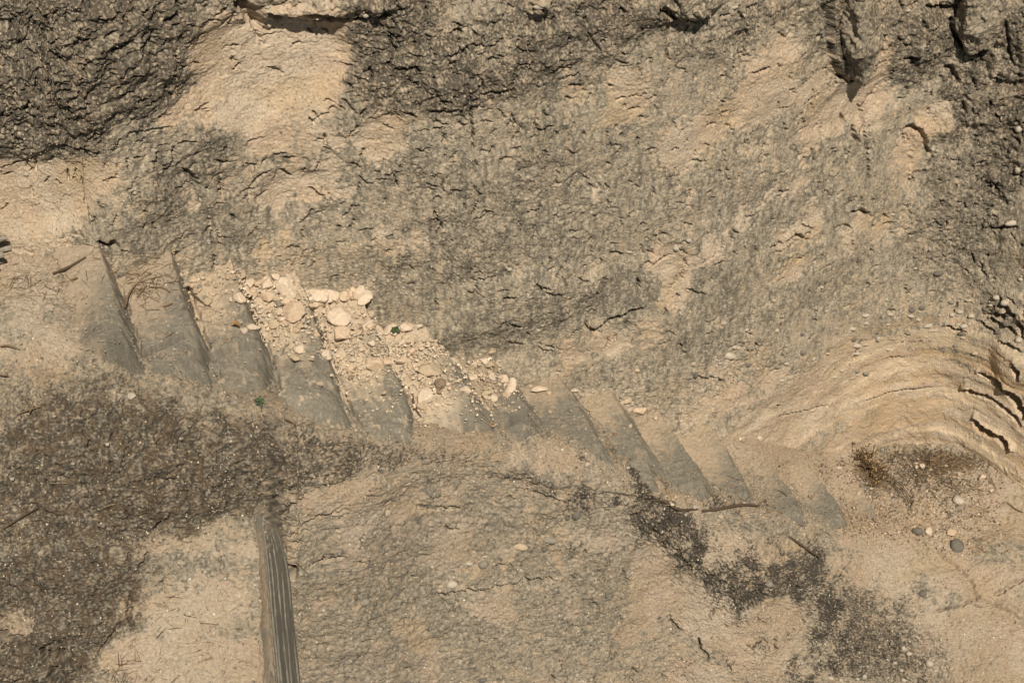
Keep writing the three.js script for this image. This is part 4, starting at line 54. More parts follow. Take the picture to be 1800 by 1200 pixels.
const STONES = [[-1.012,0.448,0.115,0.075,4,"big",0],[-1.117,0.555,0.247,0.059,4,"a",4],[-0.996,0.323,0.14,0.064,5,"b",0],[-1.215,0.555,0.237,0.045,4,"c",4],[-1.062,0.555,0.387,0.053,5,"d",4],[-0.902,0.346,0.105,0.049,4,"",0],[-0.857,0.34,0.238,0.06,4,"e",5],[-0.841,0.34,0.333,0.049,5,"f",5],[-0.953,0.346,0.12,0.044,4,"",0],[-0.758,0.254,0.094,0.053,4,"",0],[-0.806,0.346,0.081,0.035,5,"",0],[-0.771,0.296,0.086,0.041,4,"",0],[-0.694,0.34,0.494,0.051,5,"g",5],[-0.789,0.34,0.508,0.034,5,"",5],[-0.891,0.555,0.614,0.03,4,"",4],[-0.722,0.34,0.277,0.037,4,"",5],[-0.615,0.185,0.086,0.035,4,"",0],[-0.552,0.12,0.091,0.033,4,"",0],[-0.425,0.125,0.362,0.055,2,"h",6],[-0.444,0.125,0.523,0.049,4,"i",6],[-0.453,0.125,0.569,0.034,2,"",6],[-0.363,0.125,0.438,0.029,7,"shellstone",6],[-0.389,0.125,0.362,0.023,8,"j",6],[-0.466,0.125,0.4,0.02,4,"",6],[-0.126,-0.09,0.304,0.041,2,"k",7],[-0.208,-0.09,0.201,0.03,4,"",7],[0.14,-0.305,0.091,0.049,4,"l",8],[-0.051,-0.106,0.033,0.024,4,"",0],[-0.111,-0.092,0.049,0.03,5,"",0],[-0.15,-0.09,0.112,0.021,4,"",7],[0.331,-0.397,-0.044,0.034,4,"m",0],[0.722,-0.61,-0.143,0.063,5,"n",0],[0.618,-0.554,-0.118,0.041,2,"o",0],[0.598,-0.467,-0.133,0.031,2,"",0],[0.315,-0.305,0.219,0.018,1,"p",8],[-1.145,0.555,0.333,0.028,1,"q",4],[-0.682,0.125,0.112,0.015,9,"purple",0],[-1.295,0.624,0.205,0.034,4,"",0],[-1.337,0.642,0.225,0.025,5,"",0],[-1.112,0.555,0.324,0.034,5,"",4],[-1.171,0.555,0.439,0.031,2,"",4],[2.651,-1.769,0.025,0.037,3,"dark",0],[2.638,-1.769,-0.066,0.031,5,"orange",0],[2.491,-1.743,-0.073,0.026,4,"r",0],[2.714,-1.781,-0.317,0.029,0,"s",0],[2.891,-1.778,-0.51,0.028,4,"t",0],[2.419,-1.723,-0.048,0.027,3,"u",0],[2.526,-1.773,-0.58,0.018,4,"",0],[2.495,-1.772,-0.569,0.014,4,"",0],[0.857,-0.735,0.526,0.014,4,"",10],[1.138,-0.913,0.464,0.016,5,"",0],[0.988,-0.83,0.482,0.014,0,"",0],[-1.556,0.77,0.418,0.019,1,"v",3],[-1.505,0.77,0.402,0.016,1,"",3],[-1.463,0.77,0.471,0.025,2,"",3],[-1.439,0.77,0.425,0.014,5,"",3],[-1.529,0.77,0.348,0.017,5,"",3],[-1.622,0.985,0.569,0.011,4,"",2],[1.452,-1.206,-0.365,0.017,4,"",0],[1.326,-1.145,-0.289,0.015,4,"",0],[-1.844,1.016,0.51,0.019,3,"",0],[-1.825,0.975,0.508,0.013,1,"",0],[0.389,-0.372,0.575,0.013,0,"",0],[0.617,-0.52,0.455,0.012,0,"",9],[-1.694,0.945,1.239,0.018,0,"",0],[-1.779,0.856,1.459,0.01,0,"",0],[-1.997,0.992,1.408,0.01,0,"",0],[-1.547,0.985,0.926,0.008,0,"",2],[-2.196,0.77,1.582,0.011,0,"",0],[-1.926,0.842,1.532,0.009,0,"",0],[0.693,-0.425,-0.178,0.019,2,"",0],[-0.367,0.125,0.401,0.013,2,"",6],[-0.062,-0.09,0.209,0.017,5,"",7],[-1.257,0.555,0.393,0.031,4,"",4],[-1.049,0.555,0.636,0.029,2,"",4],[-0.512,0.125,0.236,0.027,5,"",6],[-0.525,0.152,0.079,0.025,5,"",0],[-1.073,0.555,0.308,0.012,4,"",4],[-1.233,0.77,0.622,0.022,4,"",3],[-0.362,0.125,0.22,0.016,4,"",6],[-0.912,0.314,0.116,0.022,5,"",0],[-0.615,0.185,0.086,0.018,4,"",0],[-1.313,0.77,0.448,0.032,4,"",3],[-0.889,0.34,0.44,0.01,5,"",5],[-0.294,-0.106,0.1,0.013,2,"",0],[-0.662,0.34,0.463,0.017,4,"",5],[-0.995,0.301,0.154,0.015,4,"",0],[-0.086,-0.09,0.32,0.024,4,"",7],[-0.303,0.032,0.067,0.02,4,"",0],[-0.103,-0.09,0.288,0.014,5,"",7],[-1.314,0.679,0.202,0.011,4,"",0],[-0.799,0.3,0.091,0.034,5,"",0],[-1.035,0.555,0.294,0.014,5,"",4],[-0.576,0.18,0.08,0.01,5,"",0],[-1.136,0.555,0.377,0.022,4,"",4],[-0.437,0.125,0.173,0.013,5,"",6],[-0.162,-0.09,0.193,0.012,4,"",7],[-0.986,0.555,0.347,0.018,5,"",4],[-1.023,0.555,0.239,0.01,4,"",4],[-0.059,-0.09,0.272,0.012,5,"",7],[-0.011,-0.09,0.248,0.011,4,"",7],[-0.022,-0.09,0.304,0.026,5,"",7],[-0.98,0.333,0.132,0.03,4,"",0],[-1.07,0.555,0.361,0.013,4,"",4],[-1.294,0.77,0.464,0.01,5,"",3],[-1.325,0.605,0.227,0.01,4,"",0],[-0.136,-0.09,0.32,0.014,5,"",7],[-0.487,0.125,0.33,0.018,4,"",6],[-0.528,0.125,0.179,0.01,4,"",6],[-1.134,0.555,0.401,0.026,4,"",4],[-0.099,-0.09,0.209,0.025,4,"",7],[-0.235,0.125,0.454,0.03,4,"",6],[-1.3,0.624,0.208,0.024,4,"",0],[-0.678,0.185,0.096,0.01,5,"",0],[-0.75,0.34,0.292,0.01,2,"",5],[-0.249,-0.09,0.224,0.016,4,"",7],[-1.095,0.555,0.401,0.015,4,"",4],[-0.855,0.34,0.267,0.03,5,"",5],[-0.427,0.125,0.212,0.013,4,"",6],[-1.217,0.536,0.184,0.032,4,"",0],[-0.01,-0.09,0.28,0.033,4,"",7],[-1.051,0.555,0.479,0.025,5,"",4],[-1.074,0.555,0.47,0.019,5,"",4],[-1.032,0.555,0.448,0.019,2,"",4],[-0.297,-0.014,0.078,0.014,4,"",0],[-0.306,-0.065,0.092,0.022,4,"",0],[-0.449,0.125,0.424,0.015,2,"",6],[-0.393,0.125,0.172,0.012,4,"",6],[-0.703,0.34,0.387,0.019,4,"",5],[-0.201,0.125,0.508,0.01,2,"",6],[-0.63,0.34,0.645,0.012,5,"",5],[-1.275,0.77,0.651,0.019,4,"",3],[-0.562,0.069,0.106,0.018,2,"",0],[-1.032,0.555,0.332,0.01,4,"",4],[-1.115,0.555,0.425,0.024,5,"",4],[-0.639,0.222,0.08,0.016,4,"",0],[-0.622,0.125,0.236,0.012,4,"",6],[-0.709,0.34,0.301,0.03,5,"",5],[-0.194,-0.102,0.075,0.011,2,"",0],[-0.948,0.365,0.114,0.012,4,"",0],[-0.801,0.34,0.283,0.019,5,"",5],[-0.501,0.088,0.091,0.01,4,"",0],[-0.442,0.125,0.315,0.034,5,"",6],[-0.724,0.236,0.092,0.024,4,"",0],[-1.304,0.605,0.215,0.012,2,"",0],[-0.916,0.34,0.214,0.03,4,"",5],[-0.977,0.411,0.112,0.026,4,"",0],[-0.871,0.555,0.689,0.012,4,"",4],[-0.489,0.083,0.09,0.025,4,"",0],[-1.094,0.555,0.278,0.032,4,"",4],[-0.309,0.037,0.068,0.01,5,"",0],[-0.828,0.34,0.331,0.01,4,"",5],[-1.081,0.555,0.456,0.019,2,"",4],[-0.644,0.194,0.088,0.021,5,"",0],[-0.568,0.125,0.196,0.021,4,"",6],[-1.297,0.661,0.197,0.01,5,"",0],[-1.311,0.554,0.232,0.019,4,"",0],[-1.174,0.531,0.164,0.027,4,"",0],[-0.785,0.34,0.47,0.012,4,"",5],[-0.647,0.34,0.418,0.014,5,"",5],[-0.751,0.34,0.402,0.018,5,"",5],[-0.03,-0.212,0.053,0.016,4,"",0],[-0.615,0.34,0.471,0.029,5,"",5],[-1.296,0.77,0.456,0.01,5,"",3],[-0.457,0.125,0.485,0.011,4,"",6],[-1.187,0.555,0.23,0.01,5,"",4],[-0.112,-0.09,0.185,0.013,5,"",7],[-0.4,0.125,0.353,0.01,5,"",6],[-1.287,0.555,0.253,0.028,5,"",4],[-0.262,-0.069,0.083,0.011,4,"",0],[-0.376,0.125,0.546,0.015,4,"",6],[-1.159,0.555,0.302,0.019,5,"",4],[-0.721,0.34,0.283,0.011,2,"",5],[-0.922,0.555,0.732,0.02,2,"",4],[-0.562,0.125,0.307,0.028,5,"",6],[-0.033,-0.09,0.233,0.012,4,"",7],[-0.316,0.125,0.323,0.011,4,"",6],[-0.958,0.555,0.463,0.013,5,"",4],[-0.119,-0.09,0.128,0.025,2,"",7],[-1.293,0.555,0.308,0.027,5,"",4],[-0.032,-0.09,0.201,0.025,4,"",7],[-1.085,0.555,0.215,0.023,4,"",4],[-0.949,0.34,0.308,0.021,4,"",5],[-0.59,0.06,0.113,0.01,4,"",0],[-0.733,0.34,0.508,0.023,4,"",5],[-0.825,0.34,0.37,0.016,4,"",5],[-0.581,0.134,0.093,0.011,4,"",0],[-1.229,0.555,0.27,0.017,4,"",4],[-0.682,0.125,0.112,0.035,4,"",0],[-0.195,-0.09,0.121,0.013,4,"",7],[-0.301,0.125,0.346,0.013,5,"",6],[-0.551,0.125,0.323,0.01,4,"",6],[-0.015,-0.09,0.248,0.018,4,"",7],[-0.956,0.555,0.478,0.017,5,"",4],[-0.052,-0.09,0.217,0.012,4,"",7],[-0.907,0.34,0.332,0.01,4,"",5],[-0.631,0.129,0.102,0.029,4,"",0],[-0.698,0.34,0.472,0.027,5,"",5],[-1.189,0.555,0.348,0.017,5,"",4],[-1.243,0.54,0.197,0.03,5,"",0],[-0.845,0.323,0.096,0.033,5,"",0],[-1.047,0.555,0.333,0.01,4,"",4],[-0.084,-0.09,0.273,0.01,4,"",7],[-0.999,0.555,0.402,0.015,5,"",4],[-0.497,0.125,0.211,0.011,2,"",6],[-1.313,0.77,0.387,0.01,5,"",3],[-0.946,0.314,0.126,0.015,4,"",0],[-0.771,0.34,0.322,0.025,5,"",5],[-0.294,-0.102,0.099,0.011,2,"",0],[-1.032,0.555,0.578,0.028,4,"",4],[-0.062,-0.09,0.249,0.01,4,"",7],[-0.77,0.277,0.091,0.013,2,"",0],[-1.026,0.555,0.418,0.012,5,"",4],[-1.279,0.555,0.285,0.021,5,"",4],[-0.162,-0.06,0.056,0.014,4,"",0],[-1.142,0.555,0.293,0.011,2,"",4],[-0.978,0.296,0.141,0.01,4,"",0],[-1.199,0.555,0.292,0.029,5,"",4],[-0.108,-0.09,0.121,0.018,2,"",7],[-0.991,0.342,0.134,0.013,4,"",0],[-0.004,-0.09,0.248,0.032,4,"",7],[-1.463,0.77,0.378,0.007,2,"w",3],[-1.524,0.77,0.417,0.01,2,"w",3],[-1.429,0.77,0.386,0.013,2,"w",3],[-1.515,0.77,0.387,0.014,5,"w",3],[-1.496,0.77,0.341,0.014,5,"w",3],[-1.376,0.77,0.341,0.006,4,"w",3],[-1.316,0.77,0.441,0.013,5,"w",3],[-1.503,0.77,0.418,0.012,5,"w",3],[-1.412,0.77,0.34,0.006,1,"w",3],[-1.324,0.77,0.471,0.01,2,"w",3],[-1.471,0.77,0.455,0.014,1,"w",3],[-1.541,0.77,0.379,0.013,5,"w",3],[-1.329,0.77,0.356,0.007,2,"w",3],[-1.553,0.77,0.433,0.011,4,"w",3],[-1.463,0.77,0.471,0.015,4,"w",3],[-1.524,0.77,0.433,0.013,2,"w",3],[-1.348,0.77,0.463,0.011,4,"w",3],[-1.493,0.77,0.333,0.013,1,"w",3],[-1.423,0.77,0.403,0.011,4,"w",3],[-1.504,0.77,0.325,0.012,5,"w",3],[-1.539,0.77,0.356,0.013,4,"w",3],[-1.553,0.77,0.471,0.013,2,"w",3],[-1.563,0.77,0.417,0.011,5,"w",3],[-1.38,0.77,0.333,0.014,5,"w",3],[-1.556,0.781,0.337,0.01,2,"w",0],[-1.544,0.77,0.333,0.014,5,"w",3],[-1.335,0.77,0.333,0.011,1,"w",3],[-1.51,0.77,0.456,0.014,1,"w",3],[-1.377,0.77,0.418,0.011,4,"w",3],[-1.451,0.77,0.471,0.013,2,"w",3],[-1.449,0.77,0.455,0.012,2,"w",3],[-1.338,0.77,0.456,0.006,5,"w",3],[-1.298,0.77,0.471,0.008,1,"w",3],[-1.393,0.77,0.31,0.007,5,"w",3],[-1.55,0.77,0.386,0.01,4,"w",3],[0.279,-0.309,-0.044,0.015,5,"x",0],[0.802,-0.735,-0.087,0.013,4,"x",10],[0.039,-0.18,0.02,0.01,5,"x",0],[0.801,-0.693,-0.153,0.013,4,"x",0],[0.793,-0.734,-0.14,0.008,4,"x",0],[0.347,-0.305,0.179,0.007,2,"x",8],[0.201,-0.305,0.226,0.014,5,"x",8],[0.098,-0.305,0.058,0.009,4,"x",8],[0.542,-0.402,-0.127,0.014,2,"x",0],[0.359,-0.42,-0.049,0.007,4,"x",0],[0.954,-0.831,-0.182,0.011,4,"x",0],[0.824,-0.735,-0.02,0.007,2,"x",10],[0.455,-0.52,-0.016,0.008,5,"x",9],[0.039,-0.171,0.018,0.007,4,"x",0],[0.645,-0.554,-0.128,0.006,5,"x",0],[0.2,-0.305,0.099,0.014,5,"x",8],[0.706,-0.614,-0.136,0.016,5,"x",0],[0.068,-0.236,0.023,0.006,2,"x",0],[0.082,-0.3,0.034,0.006,5,"x",0],[1.08,-0.878,-0.23,0.008,4,"x",0],[0.643,-0.52,0.139,0.014,5,"x",9],[0.419,-0.471,-0.061,0.007,2,"x",0],[0.248,-0.309,-0.031,0.013,4,"x",0],[0.947,-0.804,-0.186,0.012,5,"x",0],[0.328,-0.342,-0.056,0.011,5,"x",0],[2.351,-1.75,-0.425,0.012,4,"y",0],[2.603,-1.691,-0.797,0.01,2,"y",0],[2.577,-1.773,-0.382,0.01,4,"y",0],[2.461,-1.772,-0.579,0.009,5,"y",0],[2.744,-1.778,-0.501,0.01,2,"y",0],[2.781,-1.779,-0.468,0.012,2,"y",0],[2.58,-1.774,-0.553,0.01,4,"y",0],[2.725,-1.774,-0.597,0.008,5,"y",0],[2.681,-1.775,-0.589,0.013,5,"y",0],[2.935,-1.783,-0.417,0.014,4,"y",0],[2.776,-1.783,-0.347,0.014,5,"y",0],[2.565,-1.768,-0.22,0.009,2,"y",0],[2.435,-1.773,-0.644,0.011,2,"y",0],[2.562,-1.773,-0.499,0.011,2,"y",0],[2.552,-1.767,-0.228,0.009,4,"y",0],[2.5,-1.773,-0.606,0.011,4,"y",0],[2.669,-1.777,-0.167,0.009,2,"y",0],[2.181,-1.691,-0.352,0.01,4,"y",0],[2.084,-1.595,-0.249,0.015,5,"y",14],[2.757,-1.777,-0.528,0.014,5,"y",0],[2.536,-1.766,-0.247,0.014,2,"y",0],[1.987,-1.625,-0.459,0.013,4,"y",0],[2.406,-1.766,-0.546,0.007,4,"y",0],[2.626,-1.775,-0.763,0.011,4,"y",0],[3.114,-1.776,-0.467,0.007,4,"y",0],[2.528,-1.768,-0.317,0.007,4,"y",0],[2.48,-1.77,-0.505,0.009,5,"y",0],[2.417,-1.743,-0.201,0.009,4,"y",0],[2.263,-1.738,-0.568,0.007,4,"y",0],[2.516,-1.774,-0.645,0.007,4,"y",0]];
const TWIGS = [["stick",0.009,[1.037,-0.851,0.466],[1.126,-0.893,0.433],[1.201,-0.932,0.386],[1.302,-1.0,0.326],[1.379,-1.057,0.297]],["stick",0.0068,[0.732,-0.669,0.546],[0.808,-0.722,0.519],[0.887,-0.735,0.525],[1.01,-0.843,0.48]],["stick",0.0075,[1.556,-1.22,0.355],[1.604,-1.27,0.367],[1.677,-1.343,0.385],[1.745,-1.407,0.406]],["stick",0.006,[1.209,-1.007,-0.266],[1.271,-1.081,-0.282],[1.336,-1.132,-0.309]],["stick",0.006,[-0.006,-0.139,0.026],[0.092,-0.176,-0.002],[0.179,-0.203,-0.029],[0.263,-0.291,-0.042]],["curl",0.0045,[-1.303,0.391,1.555],[-1.5,-0.665,0.665],[-1.268,0.421,1.446],[-1.221,0.42,1.412],[-1.168,0.407,1.395]],["stalk",0.0038,[-2.239,0.607,1.727],[-2.152,0.657,1.684],[-2.07,0.704,1.644]],["curl",0.0053,[-0.5,0.125,0.508],[-0.489,0.125,0.569],[-0.456,0.125,0.63]],["stalk",0.006,[-2.089,1.2,0.707],[-2.023,1.2,0.655],[-1.953,1.2,0.604]],["stalk",0.0038,[-1.79,1.2,0.824],[-1.753,0.985,0.576],[-1.645,0.985,0.515]],["stalk",0.0038,[-1.7,0.985,0.583],[-1.634,0.985,0.591],[-1.596,0.985,0.613]],["stalk",0.0038,[-1.745,0.985,0.651],[-1.725,0.985,0.613],[-1.709,0.985,0.576]],["stalk",0.0038,[-2.167,0.991,1.387],[-2.11,1.006,1.385],[-2.058,1.025,1.368]],["stalk",0.0045,[-2.256,1.16,1.128],[-2.22,1.164,1.133],[-2.167,1.166,1.147]],["stalk",0.0045,[1.52,-1.165,0.066],[1.549,-1.165,0.083],[1.569,-1.165,0.108]],["stalk",0.0045,[-1.07,0.523,1.0],[-1.047,0.497,0.992],[-1.022,0.472,0.991]],["stalk",0.0045,[-1.62,0.985,0.701],[-1.594,0.985,0.695],[-1.578,0.985,0.68]],["stalk",0.0038,[-1.584,0.985,0.89],[-1.56,0.985,0.876],[-1.549,0.985,0.861]],["stalk",0.0038,[-2.252,1.081,1.241],[-2.212,1.089,1.244]],["stalk",0.0045,[-2.003,1.2,0.737],[-1.973,1.2,0.728]],["stalk",0.0038,[-2.089,1.021,1.37],[-2.11,0.999,1.394]],["curl",0.0038,[-1.556,0.77,0.424],[-1.495,0.77,0.478],[-1.442,0.77,0.502]],["stalk",0.0045,[2.408,-1.746,-0.238],[2.44,-1.758,-0.309]],["stalk",0.0038,[3.018,-1.787,-0.332],[3.058,-1.79,-0.281],[3.103,-1.791,-0.248]],["stalk",0.0038,[2.794,-1.779,-0.46],[2.889,-1.783,-0.408]]];
const SHELLS = [[-0.368,0.125,0.478,0.018],[-1.342,0.77,0.718,0.0195],[0.562,-0.52,0.204,0.0195],[1.749,-1.38,-0.054,0.0195],[-0.79,0.34,0.578,0.018],[1.365,-1.13,0.086,0.012],[-0.099,-0.09,0.514,0.021]];
const SPOT = {"plant1":[-1.175,0.637,1.005],"plant2":[-0.602,0.074,0.111],"shrub":[2.152,-1.722,-0.638],"shrub2":[2.207,-1.708,-0.473],"leaf":[-1.273,0.77,0.637],"left":[-2.289,1.201,0.845],"litter1":[-1.732,0.985,0.538],"litter2":[-2.159,1.202,0.774],"litter3":[2.591,-1.774,-0.499],"litter4":[-1.738,0.1,2.144]};
const EDGE_ARRIS = [[-1.174,0.42,1.388],[-1.143,0.385,1.531],[-1.111,0.33,1.715],[-1.077,0.26,1.945],[-1.035,0.17,2.214],[-0.988,0.05,2.512]];
const EDGE_FOOT = [[-1.152,0.34,1.365],[-1.094,0.18,1.409],[-1.062,-0.02,1.46],[-1.036,-0.2,1.644],[-0.994,-0.33,1.908],[-0.945,-0.45,2.232]];

// ------------------------------------------------------------------ noise and small maths
function rng(seed) { let s = seed >>> 0 || 1; return () => { s = (s + 0x6D2B79F5) | 0; let t = Math.imul(s ^ (s >>> 15), 1 | s); t = (t + Math.imul(t ^ (t >>> 7), 61 | t)) ^ t; return ((t ^ (t >>> 14)) >>> 0) / 4294967296; }; }
const PERM = new Uint8Array(512); { const r = rng(11); const p = [...Array(256).keys()]; for (let i = 255; i > 0; i--) { const j = Math.floor(r() * (i + 1)); [p[i], p[j]] = [p[j], p[i]]; } for (let i = 0; i < 512; i++) PERM[i] = p[i & 255]; }
const GX = new Float32Array(256), GY = new Float32Array(256); for (let i = 0; i < 256; i++) { GX[i] = Math.cos(i / 256 * 6.28318) * 1.5; GY[i] = Math.sin(i / 256 * 6.28318) * 1.5; }
function n2(x, y, wrap = 256) {
  const fx = Math.floor(x), fy = Math.floor(y); x -= fx; y -= fy;
  let X0 = fx % wrap, Y0 = fy % wrap; if (X0 < 0) X0 += wrap; if (Y0 < 0) Y0 += wrap;
  const X1 = (X0 + 1) % wrap, Y1 = (Y0 + 1) % wrap;
  const a = PERM[PERM[X0] + Y0], b = PERM[PERM[X1] + Y0], c = PERM[PERM[X0] + Y1], d = PERM[PERM[X1] + Y1];
  const u = x * x * x * (x * (x * 6 - 15) + 10), v = y * y * y * (y * (y * 6 - 15) + 10);
  const p = GX[a] * x + GY[a] * y, q = GX[b] * (x - 1) + GY[b] * y, r = GX[c] * x + GY[c] * (y - 1), s = GX[d] * (x - 1) + GY[d] * (y - 1);
  return p + u * (q - p) + v * (r + u * (s - r) - p - u * (q - p));
}
function fbm(x, y, o) { let s = 0, a = 0.55; for (let i = 0; i < o; i++) { s += a * n2(x + i * 17.3, y + i * 9.1); x *= 2.03; y *= 2.03; a *= 0.55; } return s; }
const hash = (i, j) => { const s = Math.sin(i * 127.1 + j * 311.7) * 43758.5453; return s - Math.floor(s); };
const clamp = (x, a = 0, b = 1) => x < a ? a : x > b ? b : x;
const sm = (a, b, x) => { const t = clamp((x - a) / (b - a)); return t * t * (3 - 2 * t); };
const lerp = (a, b, t) => a + (b - a) * t;
function spline(P, t) {                       // Catmull-Rom through a list of points
  const n = P.length; t = clamp(t, 0, n - 1); const i = Math.min(Math.floor(t), n - 2), f = t - i, out = [];
  for (let k = 0; k < P[0].length; k++) {
    const b = P[i][k], c = P[i + 1][k], a = i > 0 ? P[i - 1][k] : 2 * b - c, d = i + 2 < n ? P[i + 2][k] : 2 * c - b;
    out.push(0.5 * (2 * b + (c - a) * f + (2 * a - 5 * b + 4 * c - d) * f * f + (3 * b - a - 3 * c + d) * f * f * f));
  }
  return out;
}
const index1 = (arr, v) => { let i = 0; while (i < arr.length - 2 && v > arr[i + 1]) i++; return i + (v - arr[i]) / (arr[i + 1] - arr[i]); };
const at1 = (arr, t) => { t = clamp(t, 0, arr.length - 1); const i = Math.min(Math.floor(t), arr.length - 2); return lerp(arr[i], arr[i + 1], t - i); };

// a stain or relief chart: soft ellipses laid out on the surface, read back bilinearly
function chart(list, u0, u1, v0, v1, { nu = 360, nv = 220, peak = true } = {}) {
  const g = new Float32Array(nu * nv);
  for (const [cu, cv, ru, rv, , val] of list) {
    const i0 = Math.max(0, Math.floor((cu - ru * 1.4 - u0) / (u1 - u0) * (nu - 1))), i1 = Math.min(nu - 1, Math.ceil((cu + ru * 1.4 - u0) / (u1 - u0) * (nu - 1)));
    const j0 = Math.max(0, Math.floor((cv - rv * 1.4 - v0) / (v1 - v0) * (nv - 1))), j1 = Math.min(nv - 1, Math.ceil((cv + rv * 1.4 - v0) / (v1 - v0) * (nv - 1)));
    for (let j = j0; j <= j1; j++) for (let i = i0; i <= i1; i++) {
      const x = (lerp(u0, u1, i / (nu - 1)) - cu) / ru, y = (lerp(v0, v1, j / (nv - 1)) - cv) / rv, f = sm(1.35, 0.55, Math.hypot(x, y)) * val, k = j * nu + i;
      if (peak && val > 0) g[k] = g[k] > f ? g[k] + 0.25 * f * (1 - clamp(g[k])) : f + 0.25 * g[k] * (1 - clamp(f)); else g[k] += f;
    }
  }
  return (u, v) => {
    const x = clamp((u - u0) / (u1 - u0), 0, 1) * (nu - 1.001), y = clamp((v - v0) / (v1 - v0), 0, 1) * (nv - 1.001), i = Math.floor(x), j = Math.floor(y), a = x - i, b = y - j, k = j * nu + i;
    return (g[k] * (1 - a) + g[k + 1] * a) * (1 - b) + (g[k + nu] * (1 - a) + g[k + nu + 1] * a) * b;
  };
}

// ------------------------------------------------------------------ naming
const used = new Map();
function numbered(name) { const n = used.get(name) || 0; used.set(name, n + 1); return n ? name + '_' + String(n).padStart(3, '0') : name; }
function add(o, name, parent) { o.name = parent ? name : numbered(name); (parent || scene).add(o); o.traverse(m => { if (m.isMesh) { m.castShadow = m.receiveShadow = true; } }); return o; }
function mesh(name, geo, mat, parent) { return add(new THREE.Mesh(geo, mat), name, parent); }
function tag(o, label, category, group) { o.userData.label = label; o.userData.category = category; if (group) o.userData.group = group; return o; }

// ------------------------------------------------------------------ rock colours (linear base colours)
const TAN_A = [0.42, 0.325, 0.22], TAN_B = [0.475, 0.395, 0.295], OCHRE = [0.43, 0.32, 0.185], ROSE = [0.47, 0.36, 0.26], PALE_CRUST = [0.47, 0.43, 0.345], GREY = [0.278, 0.246, 0.182], SLATE = [0.112, 0.101, 0.077], LICHEN = [0.048, 0.04, 0.028], SOOT = [0.04, 0.034, 0.025], DUST = [0.46, 0.38, 0.275];
const mix3 = (o, c, t) => { o[0] += (c[0] - o[0]) * t; o[1] += (c[1] - o[1]) * t; o[2] += (c[2] - o[2]) * t; };
// where the weathered skin has flaked off (about 1) and where it still covers the rock (about 0)
function flaked(p, q, G, F) { return sm(-0.05, 0.05, 0.95 * clamp(F, 0, 1.1) - 0.16 - 0.5 * G + 0.62 * fbm(p * 5.2 + 13, q * 3.9 + 5, 4) + 0.16 * n2(p * 44 + 6, q * 40)); }
// p, q in metres on the surface; G grey patina, D dark crust, F freshly broken; streak > 1 stretches stains down the face
function rockColour(o, p, q, G, D, F, streak, soot) {
  const rs = Math.sqrt(streak), big = fbm(p * 2.3 + 5, q * 2.3, 3), mid = fbm(p * 9, q * 9 / streak + 3, 3);
  const f1 = n2(p * 27 + 2, q * 27 / rs), f2 = n2(p * 52, q * 52 / rs + 7), f3 = n2(p * 88 + 4, q * 84 + 8), f4 = n2(p * 99 + 31, q * 97 + 3), gv = 0.5 * f1 + 0.6 * f2 + 0.6 * f3;
  o[0] = TAN_A[0]; o[1] = TAN_A[1]; o[2] = TAN_A[2];
  mix3(o, TAN_B, sm(-0.4, 0.4, big + 0.5 * mid + 0.35 * f2));
  mix3(o, OCHRE, 0.5 * sm(0.15, 0.55, n2(p * 3.1 + 40, q * 4.2 + 7) + 0.3 * mid));
  mix3(o, ROSE, 0.6 * sm(0.1, 0.5, n2(p * 4.3 + 12, q * 4.0 + 70) + 0.35 * f1));
  const off = flaked(p, q, G, F), k = 1 - 0.82 * off, px = hash(Math.round(p * 260), Math.round(q * 260)) - 0.5;
  const g = (G * 0.75 + 0.12 * big) * k + (streak > 1 ? 0.26 * n2(p * 15, q * 1.9 + 4) + 0.16 * n2(p * 34 + 8, q * 4.5) : 0) + 0.34 * mid * (0.4 + 0.6 * k) + 0.8 * gv * (0.4 + 0.6 * k);
  mix3(o, GREY, 0.9 * sm(-0.3, 0.6, g) * (0.22 + 0.78 * k));
  mix3(o, SLATE, 0.8 * sm(0.42, 1.1, g) * (0.12 + 0.88 * k));
  mix3(o, PALE_CRUST, 0.6 * k * sm(0.25, 0.7, 0.8 * f4 - 0.4 * f2 + 0.4 * n2(p * 17 + 3, q * 15 + 60)));
  const d = Math.min(D, 0.7) * (1 - 0.6 * clamp(F)) * (1 - 0.45 * off) + 0.4 * fbm(p * 13 + 9, q * 11 + 2, 3) + 0.66 * (0.4 * n2(p * 46 + 3, q * 43) + 0.6 * n2(p * 82, q * 78 + 5) + 0.55 * f4 + 0.7 * px);
  mix3(o, soot ? SOOT : LICHEN, 0.94 * (soot ? sm(0.44, 0.84, d + 0.8 * fbm(p * 9.5, q * 6 + 20, 3) + 0.08) : sm(0.2, 0.92, d)));
  const w = 1 + 0.16 * f3 + 0.16 * f4 + 0.26 * px; o[0] *= w; o[1] *= w; o[2] *= w;
  const sp = n2(p * 92 + 11, q * 92 + 21), sq = n2(p * 64 + 31, q * 70 + 51);
  if (sp > 0.55) mix3(o, [0.58, 0.52, 0.42], sm(0.55, 0.72, sp) * 0.7);
  else if (sp < -0.55) mix3(o, SOOT, sm(0.55, 0.75, -sp) * 0.65);
  if (sq < -0.5) mix3(o, SLATE, sm(0.5, 0.66, -sq) * 0.7 * k);
}
